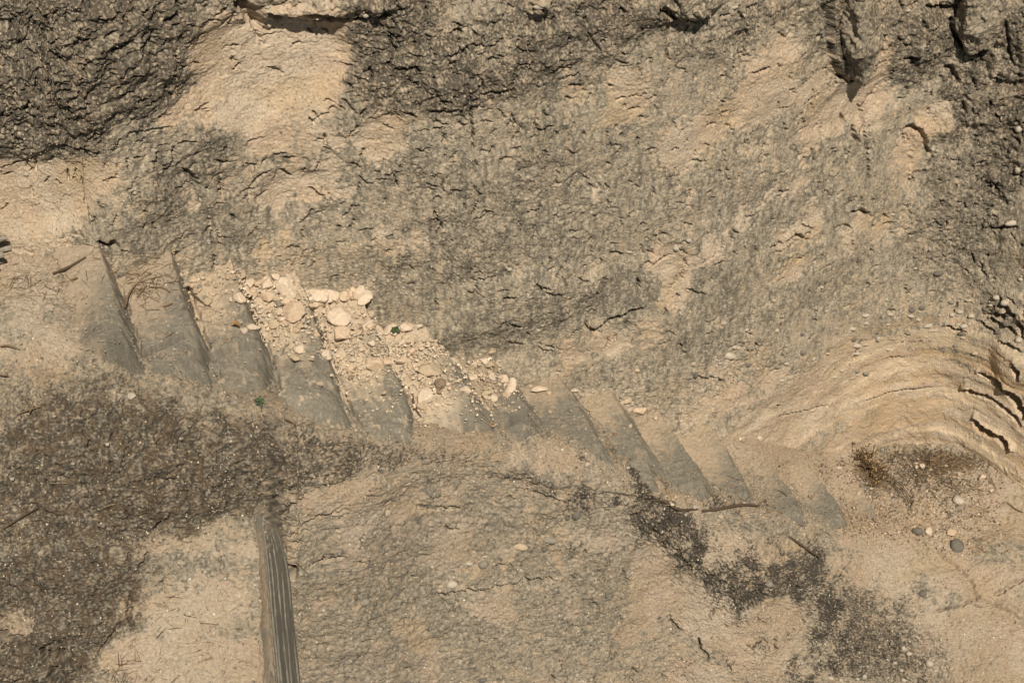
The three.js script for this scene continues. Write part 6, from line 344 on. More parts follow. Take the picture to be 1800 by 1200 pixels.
{
  const mat = new THREE.MeshStandardMaterial({ vertexColors: true, roughness: 0.93, bumpMap: grain(3, 5), bumpScale: 0.004 });
  const marks = [];
  for (let s = 1; s <= 14; s++) {
    const [dustTo, groove, drop, round, heap] = STEP_LOOK[s - 1], y0 = STEP_Y[s - 1], L = NOSING[s - 1], Rr = NOSING[s];
    const np = 84, nq = 200, extraP = 9, extraQ = 12, NU = np + extraP, NV = nq + extraQ, pos = [], col = [], uv = [], idx = [], o = [0, 0, 0], o2 = [0, 0, 0];
    for (let j = 0; j < NV; j++) for (let i = 0; i < NU; i++) {
      const p = Math.min(1, i / (np - 1)), q = Math.min(1, j / (nq - 1)), pe = Math.max(0, i - np + 1) / extraP, qe = Math.max(0, j - nq + 1) / extraQ;
      const t = q * 4.55 - 0.5, ext = t < 0 ? t : t > 4 ? t - 4 : 0, A = spline(L, t), B = spline(Rr, t);
      if (ext) { const e0 = t < 0 ? 0 : 3, sa = [L[e0 + 1][0] - L[e0][0], L[e0 + 1][1] - L[e0][1]], sb = [Rr[e0 + 1][0] - Rr[e0][0], Rr[e0 + 1][1] - Rr[e0][1]]; A[0] += sa[0] * ext; A[1] += sa[1] * ext; B[0] += sb[0] * ext; B[1] += sb[1] * ext; }
      const run = Math.hypot(B[0] - A[0], B[1] - A[1]), pp = lerp(-0.16, 1, p), wob = 0.009 * n2(q * 9 + s * 5, 3.3) + 0.005 * n2(q * 31 + s, 8.1) + (n2(q * 17 + s * 3, 1.7) > 0.32 ? -0.012 * sm(0.32, 0.55, n2(q * 17 + s * 3, 1.7)) : 0);
      let x = lerp(A[0], B[0], pp), z = lerp(A[1], B[1], pp); const rx = (B[0] - A[0]) / run, rz = (B[1] - A[1]) / run;
      x += rx * wob * p; z += rz * wob * p;
      let y = y0 - (s === 14 ? 0.05 : s >= 10 ? 0.012 : 0) + 0.008 * fbm(x * 6 + s, z * 6, 2) + 0.0035 * fbm(x * 22, z * 26 + s * 3, 2) + 0.003 * n2(x * 62, z * 70) - 0.004 * sm(0.3, 0.5, n2(x * 40 + 8, z * 44));
      y -= 0.012 * Math.sin(p * 3.1) * (0.6 + 0.4 * n2(s, q * 3));                                  // hollowed by feet
      if (s === 1) y -= 0.07 * sm(0.75, 0.0, p + 0.1 * n2(q * 6, 4)) + 0.05 * sm(0.75, 1, q);
      const gq = groove + 0.02 * (p - 0.5) + 0.012 * n2(p * 3 + s, 7), past = sm(gq - 0.006, gq + 0.006, q);
      y -= 1.5 * drop * past + 0.02 * sm(0.014, 0.002, Math.abs(q - gq - 0.012)) * (drop > 0 ? 1 : 0) * sm(0.0, 0.12, p + 0.25 * n2(s * 4, 2));
      y -= past * 0.55 * round * Math.pow(clamp((q - gq) / (1.0 - gq)), 1.8);
      if (s >= 3 && s <= 7) { const c1 = fbm(x * 17 + 3, z * 17, 2), c2 = n2(x * 52, z * 52), w = sm(0.72, 0.35, q + 0.12 * n2(x * 8, z * 8)) * (s === 3 ? 0.5 : 1); y += w * (0.016 * sm(-0.05, 0.12, c1) + 0.010 * sm(0.1, 0.3, c1 + 0.2 * c2) + 0.007 * sm(0.15, 0.4, c2)); }
      if (s >= 2 && s <= 9) { const dl = pp * run - 0.05 - 0.010 * n2(q * 7 + s, 6.6); y -= 0.04 * sm(0.018, 0.004, Math.abs(dl)) * sm(0.06, 0.14, q) * sm(0.85, 0.7, q) * sm(-0.25, 0.1, n2(q * 9 + s * 2.7, 4.4) + (s <= 5 ? 0.25 : -0.05)); }
      if (s <= 5 || s === 9) y -= 0.55 * round * sm(gq - 0.02, gq + 0.16, q) * Math.pow(clamp((p - 0.42) / 0.58), 2.1);                // lobes worn round towards the drop
      y += heap * sm(0.42, 0.08, q) * (0.75 + 0.5 * fbm(x * 9, z * 9, 2)) + 0.006 * heap / 0.05 * sm(0.55, 0.2, q) * n2(x * 48, z * 48);
      const rn = lerp(0.008, 0.9 * round, Math.pow(q, 1.9)), d = (1 - p) * run * 1.16; if (d < rn) y -= rn - Math.sqrt(Math.max(0, rn * rn - (rn - d) * (rn - d)));
      const ro = round * 1.1, dq = (1 - q) * 0.95; if (dq < ro) y -= 0.8 * (ro - Math.sqrt(Math.max(0, ro * ro - (ro - dq) * (ro - dq))));
      if (pe > 0 || qe > 0) { const fall = Math.max(pe * 0.36, qe * 0.5); y -= fall; const und = 0.008 * n2(fall * 14 + s, q * 12) + (s <= 5 ? 0.08 : s <= 9 ? 0.19 : 0.15) * pe; x += rx * und; z += rz * und; }
      const under = topAt(x, z, -9); if (q > 0.5 && under > -8) y -= sm(s === 6 ? 0.5 : 0.78, s === 6 ? 0.8 : 0.965, q + (s >= 7 ? 0.09 * n2(x * 11, s * 3.3) : 0) + (s >= 10 ? 0.04 : 0)) * Math.max(0, y - under + 0.04 + 0.16 * sm(s === 6 ? 0.6 : 0.86, s === 6 ? 0.85 : 1, q)); if (qe > 0 && under > -8) y = Math.min(y, under - 0.18 - qe * 0.1);
      pos.push(x, y, z); marks.push(x, y, z); uv.push(pp * run, q * 0.9);
      // colour: dust in the lee of the wall, worn grey stone towards the nosing, bedding streaks along the run
      if (pe > 0 || qe > 0) { const fl = Math.max(pe * 0.36, qe * 0.5); x += fl * 0.8; z += fl * 0.9; }
      const st = n2(z * 22 + s * 2, x * 3.2) * 0.5 + n2(z * 60, x * 7) * 0.35 + 0.3 * fbm(x * 12, z * 12, 2), nose = sm(0.13, 0.03, d + 0.03 * n2(x * 24, z * 24)) * sm(0.1, 0.35, q);
      const worn = sm(dustTo - 0.16, dustTo + 0.12, q + 0.2 * st + 0.10 * n2(x * 30, z * 30)) ;
      const keep = s === 1 ? sm(0.3, 0.55, p + 0.2 * n2(x * 9, z * 9) + 0.1 * n2(x * 40, z * 40)) : 1;
      rockColour(o, x, z, 0.6, 0.06, 0, 1, false);
      mix3(o, [0.205, 0.193, 0.155], 0.8); const w = 1 + 0.3 * st + 0.2 * n2(x * 92, z * 92) + 0.14 * n2(x * 50, z * 60 + 4) + 0.2 * (hash(Math.round(x * 240), Math.round(z * 240)) - 0.5); for (let c = 0; c < 3; c++) o[c] *= w;
      const gd = 1 + 0.2 * n2(x * 90, z * 90 + 7) + 0.16 * n2(x * 40, z * 46) + 0.2 * (hash(Math.round(x * 240) + 5, Math.round(z * 240)) - 0.5); o2[0] = DUST[0] * gd; o2[1] = DUST[1] * gd; o2[2] = DUST[2] * gd;
      if (s >= 7) mix3(o2, [0.39, 0.31, 0.215], 0.7); if (s <= 2) mix3(o2, [0.38, 0.31, 0.225], 0.75); if (s >= 4 && s <= 6) mix3(o2, [0.58, 0.48, 0.35], 0.8); if (s === 3) mix3(o2, [0.5, 0.4, 0.28], 0.6);
      const m = keep * clamp(worn + 0.8 * nose + (pe > 0 ? 0.5 : 0)); mix3(o, o2, clamp(1 - m) * 0.95);
      const sp = fbm(x * 14 + 70, z * 14, 2) + 0.3 * n2(x * 55, z * 55) + 0.25 * n2(x * 92, z * 92); mix3(o, o2, 0.65 * sm(0.2, 0.55, sp));
      col.push(o[0], o[1], o[2]);
    }
    for (let j = 0; j < NV - 1; j++) for (let i = 0; i < NU - 1; i++) { const a = j * NU + i, b = a + 1, c = a + NU, d = c + 1; idx.push(a, c, b, b, c, d); }
    const g = new THREE.BufferGeometry(); g.setAttribute('position', new THREE.Float32BufferAttribute(pos, 3)); g.setAttribute('color', new THREE.Float32BufferAttribute(col, 3)); g.setAttribute('uv', new THREE.Float32BufferAttribute(uv, 2)); g.setIndex(idx); g.computeVertexNormals();
    mesh('step', g, mat, stairs);
  }
  for (let k = 0; k < marks.length; k += 3) note(marks[k], marks[k + 1], marks[k + 2]);
}

// ================================================================== stones
function rockGeometry(seed, detail, flat, cuts) {
  const r = rng(seed), g = mergeVertices(new THREE.IcosahedronGeometry(1, detail).deleteAttribute('uv').deleteAttribute('normal'), 1e-4), P = g.attributes.position, planes = [];
  for (let k = 0; k < cuts; k++) { const v = new THREE.Vector3(r() - 0.5, r() - 0.5, r() - 0.5).normalize(); planes.push([v, cuts > 4 ? 0.42 + 0.3 * r() : 0.62 + 0.3 * r()]); }
  const v = new THREE.Vector3();
  for (let i = 0; i < P.count; i++) {
    v.fromBufferAttribute(P, i); let m = 1; for (const [n, d] of planes) { const c = n.dot(v); if (c > 0.05) m = Math.min(m, d / c); }
    m *= 1 + (cuts > 4 ? 0.25 : 1) * 0.05 * n2(v.x * 3 + seed, v.y * 3 + v.z * 2.2) + 0.02 * n2(v.x * 9 + seed, v.y * 9 - v.z * 8); P.setXYZ(i, v.x * m, v.y * m * flat, v.z * m * 0.9);
  }
  g.computeVertexNormals(); return cuts > 4 ? toCreasedNormals(g, 0.3) : g;
}
const stoneTone = [[0.47, 0.42, 0.335], [0.25, 0.23, 0.185], [0.46, 0.37, 0.255], [0.14, 0.13, 0.11], [0.60, 0.50, 0.38], [0.55, 0.43, 0.305], [0.44, 0.41, 0.34], [0.24, 0.18, 0.125], [0.52, 0.34, 0.15], [0.25, 0.15, 0.145]];
const stoneMats = stoneTone.map((c, i) => {
  const t = colourTexture(128, 128, (o, x, y) => { const n = 1 + 0.16 * n2(x * 8 + i, y * 8, 8) + 0.14 * n2(x * 20, y * 20 + i, 20) + 0.10 * n2(x * 50, y * 50, 50); o[0] = c[0] * n; o[1] = c[1] * n; o[2] = c[2] * n; if (n2(x * 30 + 9, y * 30 + i, 30) > 0.5) mix3(o, [0.3, 0.25, 0.18], 0.4); });
  t.wrapS = t.wrapT = THREE.RepeatWrapping; return new THREE.MeshStandardMaterial({ map: t, roughness: 0.92, bumpMap: grain(0.3, 0.3), bumpScale: 0.002 });
});
function withUv(g) { const P = g.attributes.position, uv = new Float32Array(P.count * 2); for (let i = 0; i < P.count; i++) { uv[i * 2] = P.getX(i) * 0.5 + P.getY(i) * 0.31; uv[i * 2 + 1] = P.getZ(i) * 0.5 + P.getY(i) * 0.27; } g.setAttribute('uv', new THREE.BufferAttribute(uv, 2)); return g; }
const angular = [...Array(9).keys()].map(k => withUv(rockGeometry(100 + k, 4, 0.8, 15))), angularSmall = [...Array(8).keys()].map(k => withUv(rockGeometry(200 + k, 3, 0.75, 12))), rounded = [...Array(6).keys()].map(k => withUv(rockGeometry(300 + k, 2, 0.75, 3)));
const Y = new THREE.Vector3(0, 1, 0);
// pebbles set in the cliff and in the foreground rock
{
  const r = rng(21);
  const set = (parent, list, sample, sink) => { for (const [u, v, w, hgt, tone] of list) { const s = sample(u, v), m = mesh('pebble', rounded[Math.floor(r() * 6)], stoneMats[tone === 2 ? 2 : tone], parent); m.position.copy(s.p).addScaledVector(s.n, Math.min(w, hgt) * sink); m.scale.set(w * 1.05, hgt * 1.3, Math.min(w, hgt) * 1.1); m.rotation.set((r() - 0.5) * 0.4, (r() - 0.5) * 0.5, (r() - 0.5) * 0.7); } };
  set(cliffGroup, CLIFF_PEBBLES, cliffSample, 0.1); set(groundGroup, GROUND_PEBBLES, groundSample, -0.15);
}
// loose stones: each one a thing
const ORDINAL = ['first', 'second', 'third', 'fourth', 'fifth', 'sixth', 'seventh', 'eighth', 'ninth', 'tenth', 'eleventh', 'twelfth', 'thirteenth', 'fourteenth'];
const STONE_LABEL = {
  big: ['largest pale angular rock at the top of the rubble against the cliff', 'rock'], a: ['pale cracked rock just left of the largest rubble rock', 'rock'], b: ['tan rock slab directly below the largest rubble rock', 'rock'], c: ['pale rock at the left end of the big rubble rocks', 'rock'], d: ['tan wedge rock below the two largest rubble rocks', 'rock'],
  e: ['broad pale rock in the middle of the rubble, right of the tan wedge', 'rock'], f: ['squarish pale rock with a dark gap under it in mid rubble', 'rock'], g: ['pale flat rock low on the rubble slope left of the green sprig', 'rock'], h: ['layered grey-white rock right below the green sprig', 'rock'], i: ['pale wedge-shaped rock on the sixth step below the brown cobble', 'rock'], j: ['small orange stone beside the layered grey-white rock', 'stone'], k: ['pale flat stone with shadowed lower edge on the seventh step', 'stone'], l: ['white loaf-shaped stone lying alone on the eighth step', 'stone'], m: ['pale oval stone below the dark root at the cliff foot', 'stone'], n: ['rounded tan boulder at the cliff foot beyond the eighth step', 'boulder'], o: ['pale lump of rock left of the rounded tan boulder', 'rock'], p: ['small grey stone sitting on the grey ninth step', 'stone'], q: ['grey stone in the rubble below the pale cracked rock', 'stone'],
  r: ['pale pebble left of the orange pebble on the hollow floor', 'pebble'], s: ['white oval pebble in the middle of the hollow floor', 'pebble'], t: ['pale pebble at the right edge of the leaf litter in the hollow', 'pebble'], u: ['dark angular stone at the near edge of the hollow floor', 'stone'], v: ['grey stone at the back of the third step', 'stone'], dark: ['dark slate-grey cobble on the sandy floor by the slab joint', 'cobble'], orange: ['orange pebble just above the dark slate-grey cobble', 'pebble'], purple: ['small purple stone at the edge of the fifth step', 'stone'], shellstone: ['brown rounded cobble on the sixth step', 'cobble'],
};
{
  const r = rng(33);
  for (const [x, y, z, rad, tone, kind, on] of STONES) {
    const big = rad > 0.03, geo = kind === 'dark' || kind === 's' || kind === 'shellstone' || tone === 3 ? rounded[Math.floor(r() * 6)] : big ? angular[Math.floor(r() * 9)] : angularSmall[Math.floor(r() * 8)];
    const m = new THREE.Mesh(geo, stoneMats[tone]); let gy = topAt(x, z, y); if (gy > y + 0.2 || gy < y - 0.2) gy = y;
    const f = 0.75 + 0.3 * r(), L0 = STONE_LABEL[kind]; m.scale.set(rad * 1.3, rad * f * 1.35, rad * (1.0 + 0.35 * r())); m.rotation.set((r() - 0.5) * 0.5, r() * 6.28, (r() - 0.5) * 0.5); if (kind === 'l' || kind === 'k' || kind === 'm') { m.scale.set(rad * 1.1, rad * 0.7, rad * 0.6); m.rotation.set(0.1, 0.1, 0.05); } m.position.set(x, gy + rad * f * (L0 ? 0.3 : 0.05), z);
    const L = STONE_LABEL[kind], size = rad > 0.03 ? 'large' : rad > 0.018 ? 'middling' : 'small', hue = tone === 1 || tone === 3 ? 'grey' : tone === 5 ? 'tan' : tone === 2 ? 'buff' : 'pale';
    if (L) { add(m, L[1]); tag(m, L[0], L[1]); }
    else if (kind === 'y') { add(m, 'stone_chip'); tag(m, `small ${hue} stone chip among the litter of the hollow floor`, 'stone', `${hue} chips on the hollow floor`); }
    else if (on) {
      const where = ORDINAL[on - 1];
      add(m, rad > 0.018 ? 'rubble_stone' : 'stone_chip'); tag(m, `${size} ${hue} broken stone lying on the ${where} step from the top`, 'stone', `${size} ${hue} stones on the ${where} step`);
    } else if (kind === 'x' || x > -1.5 && z < 0.35) { add(m, 'stone_chip'); tag(m, `${size} ${hue} stone along the cliff foot ${x < 0 ? 'behind the rubble' : 'behind the lower steps'}`, 'stone', `${size} ${hue} stones along the cliff foot ${x < 0 ? 'by the rubble' : 'by the lower steps'}`); }
    else if (x < -1) { add(m, 'loose_stone'); tag(m, 'small white stone on the dark rock slope below the upper steps', 'stone', 'stones on the dark slope'); }
    else { add(m, 'loose_stone'); tag(m, 'small loose stone on the rock below the lower steps', 'stone', 'stones below the lower steps'); }
  }
}
// crumbs of rubble and grit nobody could count
function scatter(name, geo, mat, count, seed, pick, tones, parent) {
  const r = rng(seed), im = new THREE.InstancedMesh(geo, mat, count), M = new THREE.Matrix4(), q = new THREE.Quaternion(), e = new THREE.Euler(), c = new THREE.Color(); let n = 0;
  for (let k = 0; k < count * 3 && n < count; k++) { const s = pick(r); if (!s) continue; e.set((r() - 0.5) * 1.2, r() * 6.28, (r() - 0.5) * 1.2); q.setFromEuler(e); if (s.q) q.premultiply(s.q); M.compose(s.p, q, s.s); im.setMatrixAt(n, M); const t = tones[Math.floor(r() * tones.length)], b = 0.8 + 0.4 * r(); im.setColorAt(n, c.setRGB(t[0] * b, t[1] * b, t[2] * b)); n++; }
  im.count = n; add(im, name, parent); im.userData.kind = 'stuff'; return im;
}
const chipGeo = withUv(rockGeometry(400, 1, 0.6, 7)), plain = new THREE.MeshStandardMaterial({ color: 0xffffff, roughness: 0.95 });
const PALE = [[0.57, 0.47, 0.345], [0.53, 0.42, 0.30], [0.60, 0.52, 0.395], [0.50, 0.41, 0.29], [0.40, 0.36, 0.29]];
const onTop = (x, z, y, s) => ({ p: new THREE.Vector3(x, topAt(x, z, y) + s * 0.2, z), s: new THREE.Vector3(s, s * 0.8, s * 0.8) });
function onStep(s, p, q) { const A = spline(NOSING[s - 1], q * 4), B = spline(NOSING[s], q * 4); return [lerp(A[0], B[0], p), lerp(A[1], B[1], p), STEP_Y[s - 1]]; }
scatter('rubble_crumbs', chipGeo, plain, 3400, 51, r => { const s = 4 + Math.floor(r() * 3.4 + (r() < 0.12 ? 1 : 0) - (r() < 0.1 ? 1 : 0)), q = Math.abs(r() + r() - 1) * (s < 5 ? 0.55 : 0.7), [x, z, y] = onStep(clamp(s, 3, 7), r(), q); return onTop(x, z, y, 0.002 + 0.013 * Math.pow(r(), 3)); }, PALE).userData.label = 'fine pale rubble crumbs covering the middle steps';
scatter('step_grit', chipGeo, plain, 5200, 52, r => { const s = 1 + Math.floor(r() * 14), q = Math.pow(r(), 1.4), [x, z, y] = onStep(s, r(), q); return onTop(x, z, y, 0.0018 + 0.0055 * Math.pow(r(), 3)); }, [[0.42, 0.33, 0.22], [0.34, 0.27, 0.18], [0.5, 0.42, 0.31], [0.26, 0.22, 0.16], [0.40, 0.29, 0.18]]).userData.label = 'sandy grit lying on the stairs';
const tilt = n => new THREE.Quaternion().setFromUnitVectors(Y, n);
scatter('ground_grit', chipGeo, plain, 12000, 53, r => { const a = -2.6 + r() * 5.5, b = 0.75 + r() * 1.6, s = groundSample(a, b), z = 0.0018 + 0.0065 * Math.pow(r(), 4); return { p: s.p.clone().addScaledVector(s.n, z * 0.2), s: new THREE.Vector3(z, z * 0.7, z), q: tilt(s.n) }; }, [[0.46, 0.38, 0.27], [0.40, 0.31, 0.20], [0.56, 0.51, 0.42], [0.28, 0.23, 0.16], [0.42, 0.31, 0.19], [0.12, 0.1, 0.07]], groundGroup);
scatter('cliff_grit', chipGeo, plain, 9000, 54, r => { const u = 0.8 + r() * 6.6, h = lerp(at1(CLIFF_FOOT, u / CLIFF_STEP), at1(CLIFF_TOP, u / CLIFF_STEP), r()); if (cFresh(u, h) > 0.6 && r() < 0.9) return null; const s = cliffSample(u, h), z = 0.0016 + 0.0052 * Math.pow(r(), 4); return { p: s.p.clone().addScaledVector(s.n, z * 0.1), s: new THREE.Vector3(z, z * 0.8, z * 0.8), q: tilt(s.n) }; }, [[0.44, 0.35, 0.23], [0.38, 0.29, 0.18], [0.56, 0.5, 0.4], [0.27, 0.22, 0.15], [0.42, 0.29, 0.17]], cliffGroup);
scatter('hollow_gravel', chipGeo, plain, 5200, 55, r => { const a = 1.9 + r() * 0.95 + 0.1 * (r() - 0.5), b = 0.12 + Math.pow(r(), 0.85) * 0.74, s = groundSample(a, b), z = 0.0025 + 0.009 * Math.pow(r(), 3); return { p: s.p.clone().addScaledVector(s.n, z * 0.25), s: new THREE.Vector3(z, z * 0.7, z * 0.9), q: tilt(s.n) }; }, [[0.36, 0.26, 0.16], [0.28, 0.2, 0.12], [0.16, 0.11, 0.065], [0.46, 0.36, 0.25], [0.09, 0.065, 0.04]]).userData.label = 'loose gravel and dirt on the hollow floor';

// ================================================================== dry stone wall end at the left edge
{
  const w = new THREE.Group(); add(w, 'dry_stone_wall'); tag(w, 'mottled grey and white dry stone wall end at the left edge of the landing', 'wall');
  const r = rng(77), [x0, y0, z0] = SPOT.left, tones = [1, 6, 3, 1, 6, 1, 3];
  for (let k = 0; k < 22; k++) { const row = Math.floor(k / 7), c = k % 7, m = mesh('stone', angularSmall[k % 8], stoneMats[[1, 3, 1, 1, 3][(k * 3 + row) % 5]], w); m.scale.set(0.10 + 0.03 * r(), 0.055 + 0.02 * r(), 0.05 + 0.015 * r()); m.rotation.set((r() - 0.5) * 0.3, (r() - 0.5) * 0.5, (r() - 0.5) * 0.4); m.position.set(x0 - 0.105 - 0.02 * r() - row * 0.01, y0 + 0.01 + row * 0.075, z0 - 0.3 + c * 0.088 + row * 0.03); }
  for (let k = 0; k < 12; k++) { const m = mesh('stone', rounded[k % 6], stoneMats[tones[k % 7]], w); m.scale.set(0.12, 0.08, 0.07); m.position.set(x0 - 0.26, y0 + 0.03 + Math.floor(k / 6) * 0.1, z0 - 0.28 + (k % 6) * 0.11); m.rotation.y = r(); }
}

// ================================================================== tooled stone edge in the foreground
{
  const e = new THREE.Group(); add(e, 'stone_kerb'); tag(e, 'long cut stone kerb with grooved side face in the lower left foreground', 'kerb');
  const n = 150, strip = (cross, fn, colour) => {
    const pos = [], col = [], idx = [], uv = [], o = [0, 0, 0];
    for (let j = 0; j < n; j++) for (let i = 0; i < cross; i++) { const p = fn(j / (n - 1), i / (cross - 1)); pos.push(...p); uv.push(i / cross, j / 40); colour(o, p, j / (n - 1), i / (cross - 1)); col.push(...o); }
    for (let j = 0; j < n - 1; j++) for (let i = 0; i < cross - 1; i++) { const a = j * cross + i, b = a + 1, c = a + cross, d = c + 1; idx.push(a, c, b, b, c, d); }
    const g = new THREE.BufferGeometry(); g.setAttribute('position', new THREE.Float32BufferAttribute(pos, 3)); g.setAttribute('color', new THREE.Float32BufferAttribute(col, 3)); g.setAttribute('uv', new THREE.Float32BufferAttribute(uv, 2)); g.setIndex(idx); g.computeVertexNormals(); return g;
  };
  const mat = new THREE.MeshStandardMaterial({ vertexColors: true, roughness: 0.9, bumpMap: grain(1, 3), bumpScale: 0.003 });
  const A = t => spline(EDGE_ARRIS, t * 5), B = t => spline(EDGE_FOOT, t * 5);
  const top = strip(60, (t, s) => { const a = A(t), w = 0.07, d = (1 - s) * w; const en = Math.max(0, 0.06 - t * 1.4); return [a[0] - d * (1 - en * 3), a[1] - 0.004 + 0.008 * fbm(t * 26, s * 4, 3) + 0.004 * n2(t * 110, s * 20) + 0.003 * n2(t * 90, s * 16) - 0.06 * sm(0.015, 0.07, d + 0.012 * n2(t * 14, 2.2)) - Math.pow(Math.max(0, 1 - (w - d) / 0.03), 2) * 0 - sm(0.012, 0, d) * 0.006, a[2]]; },
    (o, p, t, s) => { rockColour(o, p[0], p[2], 0.34, 0.0, 0.45, 1, false); for (let c = 0; c < 3; c++) o[c] *= 0.79; mix3(o, [0.195, 0.184, 0.148], 0.8 * sm(0.05, 0.5, fbm(p[0] * 14, p[2] * 9, 2) + 0.4 * sm(0.35, 0, t))); });
  mesh('top_face', top, mat, e);
  const grooves = [0.08, 0.2, 0.44, 0.62, 0.9];
  const side = strip(90, (t, s) => { const a = A(t), b = B(t), p = [lerp(a[0], b[0], s), lerp(a[1], b[1], s), lerp(a[2], b[2], s)]; let g = 0.0018 * n2(t * 60, s * 30) + 0.0025 * n2(t * 8, s * 10); grooves.forEach((c, i) => { const w = c + 0.035 * n2(t * 3.2, i * 3.7) ; g -= 0.012 * sm(0.03, 0.006, Math.abs(s - w)) * sm(-0.5, 0.0, n2(t * 4 + i * 9, i)); }); g -= sm(0.03, 0, s) * 0.006; return [p[0] + g, p[1] + g * 0.5, p[2]]; },
    (o, p, t, s) => { rockColour(o, p[2] * 0.4 + s * 0.1, p[1] + s, 0.7, 0.1, 0, 1, false); mix3(o, [0.205, 0.193, 0.155], 0.8); const w = 1 + 0.22 * n2(t * 26, s * 34) + 0.15 * n2(t * 60, s * 80); for (let c = 0; c < 3; c++) o[c] *= w; grooves.forEach((c, i) => { const k = c + 0.035 * n2(t * 3.2, i * 3.7); if (n2(t * 9 + i * 7, i * 2) > -0.1) mix3(o, [0.36, 0.335, 0.27], 0.45 * sm(0.01, 0.003, Math.abs(s - k - 0.03))); }); });
  mesh('side_face', side, mat, e);
  const back = strip(4, (t, s) => { const a = A(t); return [a[0] - 0.07 + 0.001, a[1] - 0.06 - (1 - s) * 0.3, a[2]]; }, o => { o[0] = 0.3; o[1] = 0.26; o[2] = 0.19; });
  mesh('back_face', back, mat, e);
}

// ================================================================== twigs, shells, plants, litter
const woodMat = new THREE.MeshStandardMaterial({ color: new THREE.Color().setRGB(0.075, 0.05, 0.032), roughness: 0.9 }), strawMat = new THREE.MeshStandardMaterial({ color: new THREE.Color().setRGB(0.17, 0.115, 0.065), roughness: 0.9 });
const TWIG_LABEL = ['long dark stick lying flat on the rock below the lower steps', 'thin dark branch running left from the long dark stick', 'dark stick lying diagonally below the last steps', 'small forked twig on the sandy slope above the lower steps', 'dark exposed root along the cliff foot behind the eighth step', 'thin curved stem arching over the head of the stone kerb', 'straight dry stalk on the dark rock left of the kerb', 'short curved stem on the dust of the sixth step', 'straight dark stalk on the landing beside the first step', 'long straw stalk across the back of the second step', 'short straw on the second step beside its nosing', 'bent straw in the middle of the second step litter', 'short stalk on the dark slope below the landing', 'dark twig at the left frame edge below the stone wall', 'tiny dark stick on the twelfth step', 'short dark twig on the rock below the fourth step', 'dark twig fragment near the nosing of the second step', 'tiny twig lying in the groove of the second step', 'twig tip at the left edge on the dark slope', 'short black twig on the landing left of the first step', 'small dry stem on the dark slope beside a short stalk', 'curved thin stem among the stones on the third step', 'small upright stalk on the hollow floor', 'dry stem at the right edge of the hollow floor', 'thin stem across the litter of the hollow floor'];
{
  const r = rng(61);
  TWIGS.forEach(([kind, rad, ...pts], n) => {
    const P = pts.map(([x, y, z], i) => { let g = topAt(x, z, y); if (Math.abs(g - y) > 0.25) g = y; return new THREE.Vector3(x, g + rad * 0.9 + (i % 2 ? 0.004 : 0.001), z); });
    if (P.length < 3) P.splice(1, 0, P[0].clone().lerp(P[P.length - 1], 0.5).add(new THREE.Vector3(0, 0.004, 0.004)));
    for (let t = 0; t < 3; t++) for (let i = 0; i < P.length; i++) { const a = P[Math.max(0, i - 1)].y, b = P[Math.min(P.length - 1, i + 1)].y, m = (a + b) / 2; if (P[i].y > m + 0.012) P[i].y = m + 0.012; }
    const curve = new THREE.CatmullRomCurve3(P), g = new THREE.TubeGeometry(curve, 26, rad, 7, false), Q = g.attributes.position, c = new THREE.Vector3();
    for (let i = 0; i < Q.count; i++) { const t = Math.floor(i / 8) / 26; curve.getPointAt(t, c); const f = (0.55 + 0.45 * Math.sin(Math.PI * clamp(t * 0.85 + 0.12))) * (1 + 0.22 * n2(t * 14 + n, n)); Q.setXYZ(i, c.x + (Q.getX(i) - c.x) * f, c.y + (Q.getY(i) - c.y) * f, c.z + (Q.getZ(i) - c.z) * f); }
    g.computeVertexNormals(); const m = mesh(kind === 'stick' ? 'stick' : kind === 'curl' ? 'stem' : 'stalk', g, kind === 'stalk' && n > 8 ? strawMat : woodMat); tag(m, TWIG_LABEL[n], kind === 'stick' ? 'stick' : 'twig');
  });
  const SHELL_LABEL = ['ring-like snail shell beside the brown cobble on the sixth step', 'pale snail shell on the third step near its nosing', 'snail shell on the dirt of the tenth step', 'snail shell on the twelfth step', 'brown snail shell on the fifth step', 'tiny dark snail shell on the eleventh step', 'dark snail shell below the groove of the seventh step'];
  const sh = new THREE.MeshStandardMaterial({ color: new THREE.Color().setRGB(0.26, 0.19, 0.12), roughness: 0.55 }), sh2 = new THREE.MeshStandardMaterial({ color: new THREE.Color().setRGB(0.55, 0.49, 0.38), roughness: 0.5 });
  SHELLS.forEach(([x, y, z, rad], n) => {
    const s = new THREE.Group(); add(s, 'snail_shell'); tag(s, SHELL_LABEL[n], 'shell'); let g = topAt(x, z, y); if (Math.abs(g - y) > 0.2) g = y; s.position.set(x, g + rad * 0.35, z); s.rotation.set(0.2, n, 0.1);
    const pts = []; for (let k = 0; k <= 60; k++) { const a = k / 60 * 4.2 * Math.PI, q = rad * 0.72 * Math.pow(1 - k / 66, 1.1); pts.push(new THREE.Vector3(Math.cos(a) * q, k / 60 * rad * 0.28, Math.sin(a) * q)); }
    const c = new THREE.CatmullRomCurve3(pts), tg = new THREE.TubeGeometry(c, 120, rad * 0.3, 9, false), Q = tg.attributes.position, cc = new THREE.Vector3(); for (let i = 0; i < Q.count; i++) { const t = Math.floor(i / 10) / 120; c.getPointAt(t, cc); const f = Math.pow(1 - t * 0.93, 0.9); Q.setXYZ(i, cc.x + (Q.getX(i) - cc.x) * f, cc.y + (Q.getY(i) - cc.y) * f, cc.z + (Q.getZ(i) - cc.z) * f); } tg.computeVertexNormals();
    mesh('whorl', tg, sh, s); const lip = new THREE.TorusGeometry(rad * 0.3, rad * 0.07, 6, 14); lip.rotateY(1.57); lip.translate(rad * 0.72, 0, 0); mesh('aperture_rim', lip, sh2, s);
  });
}
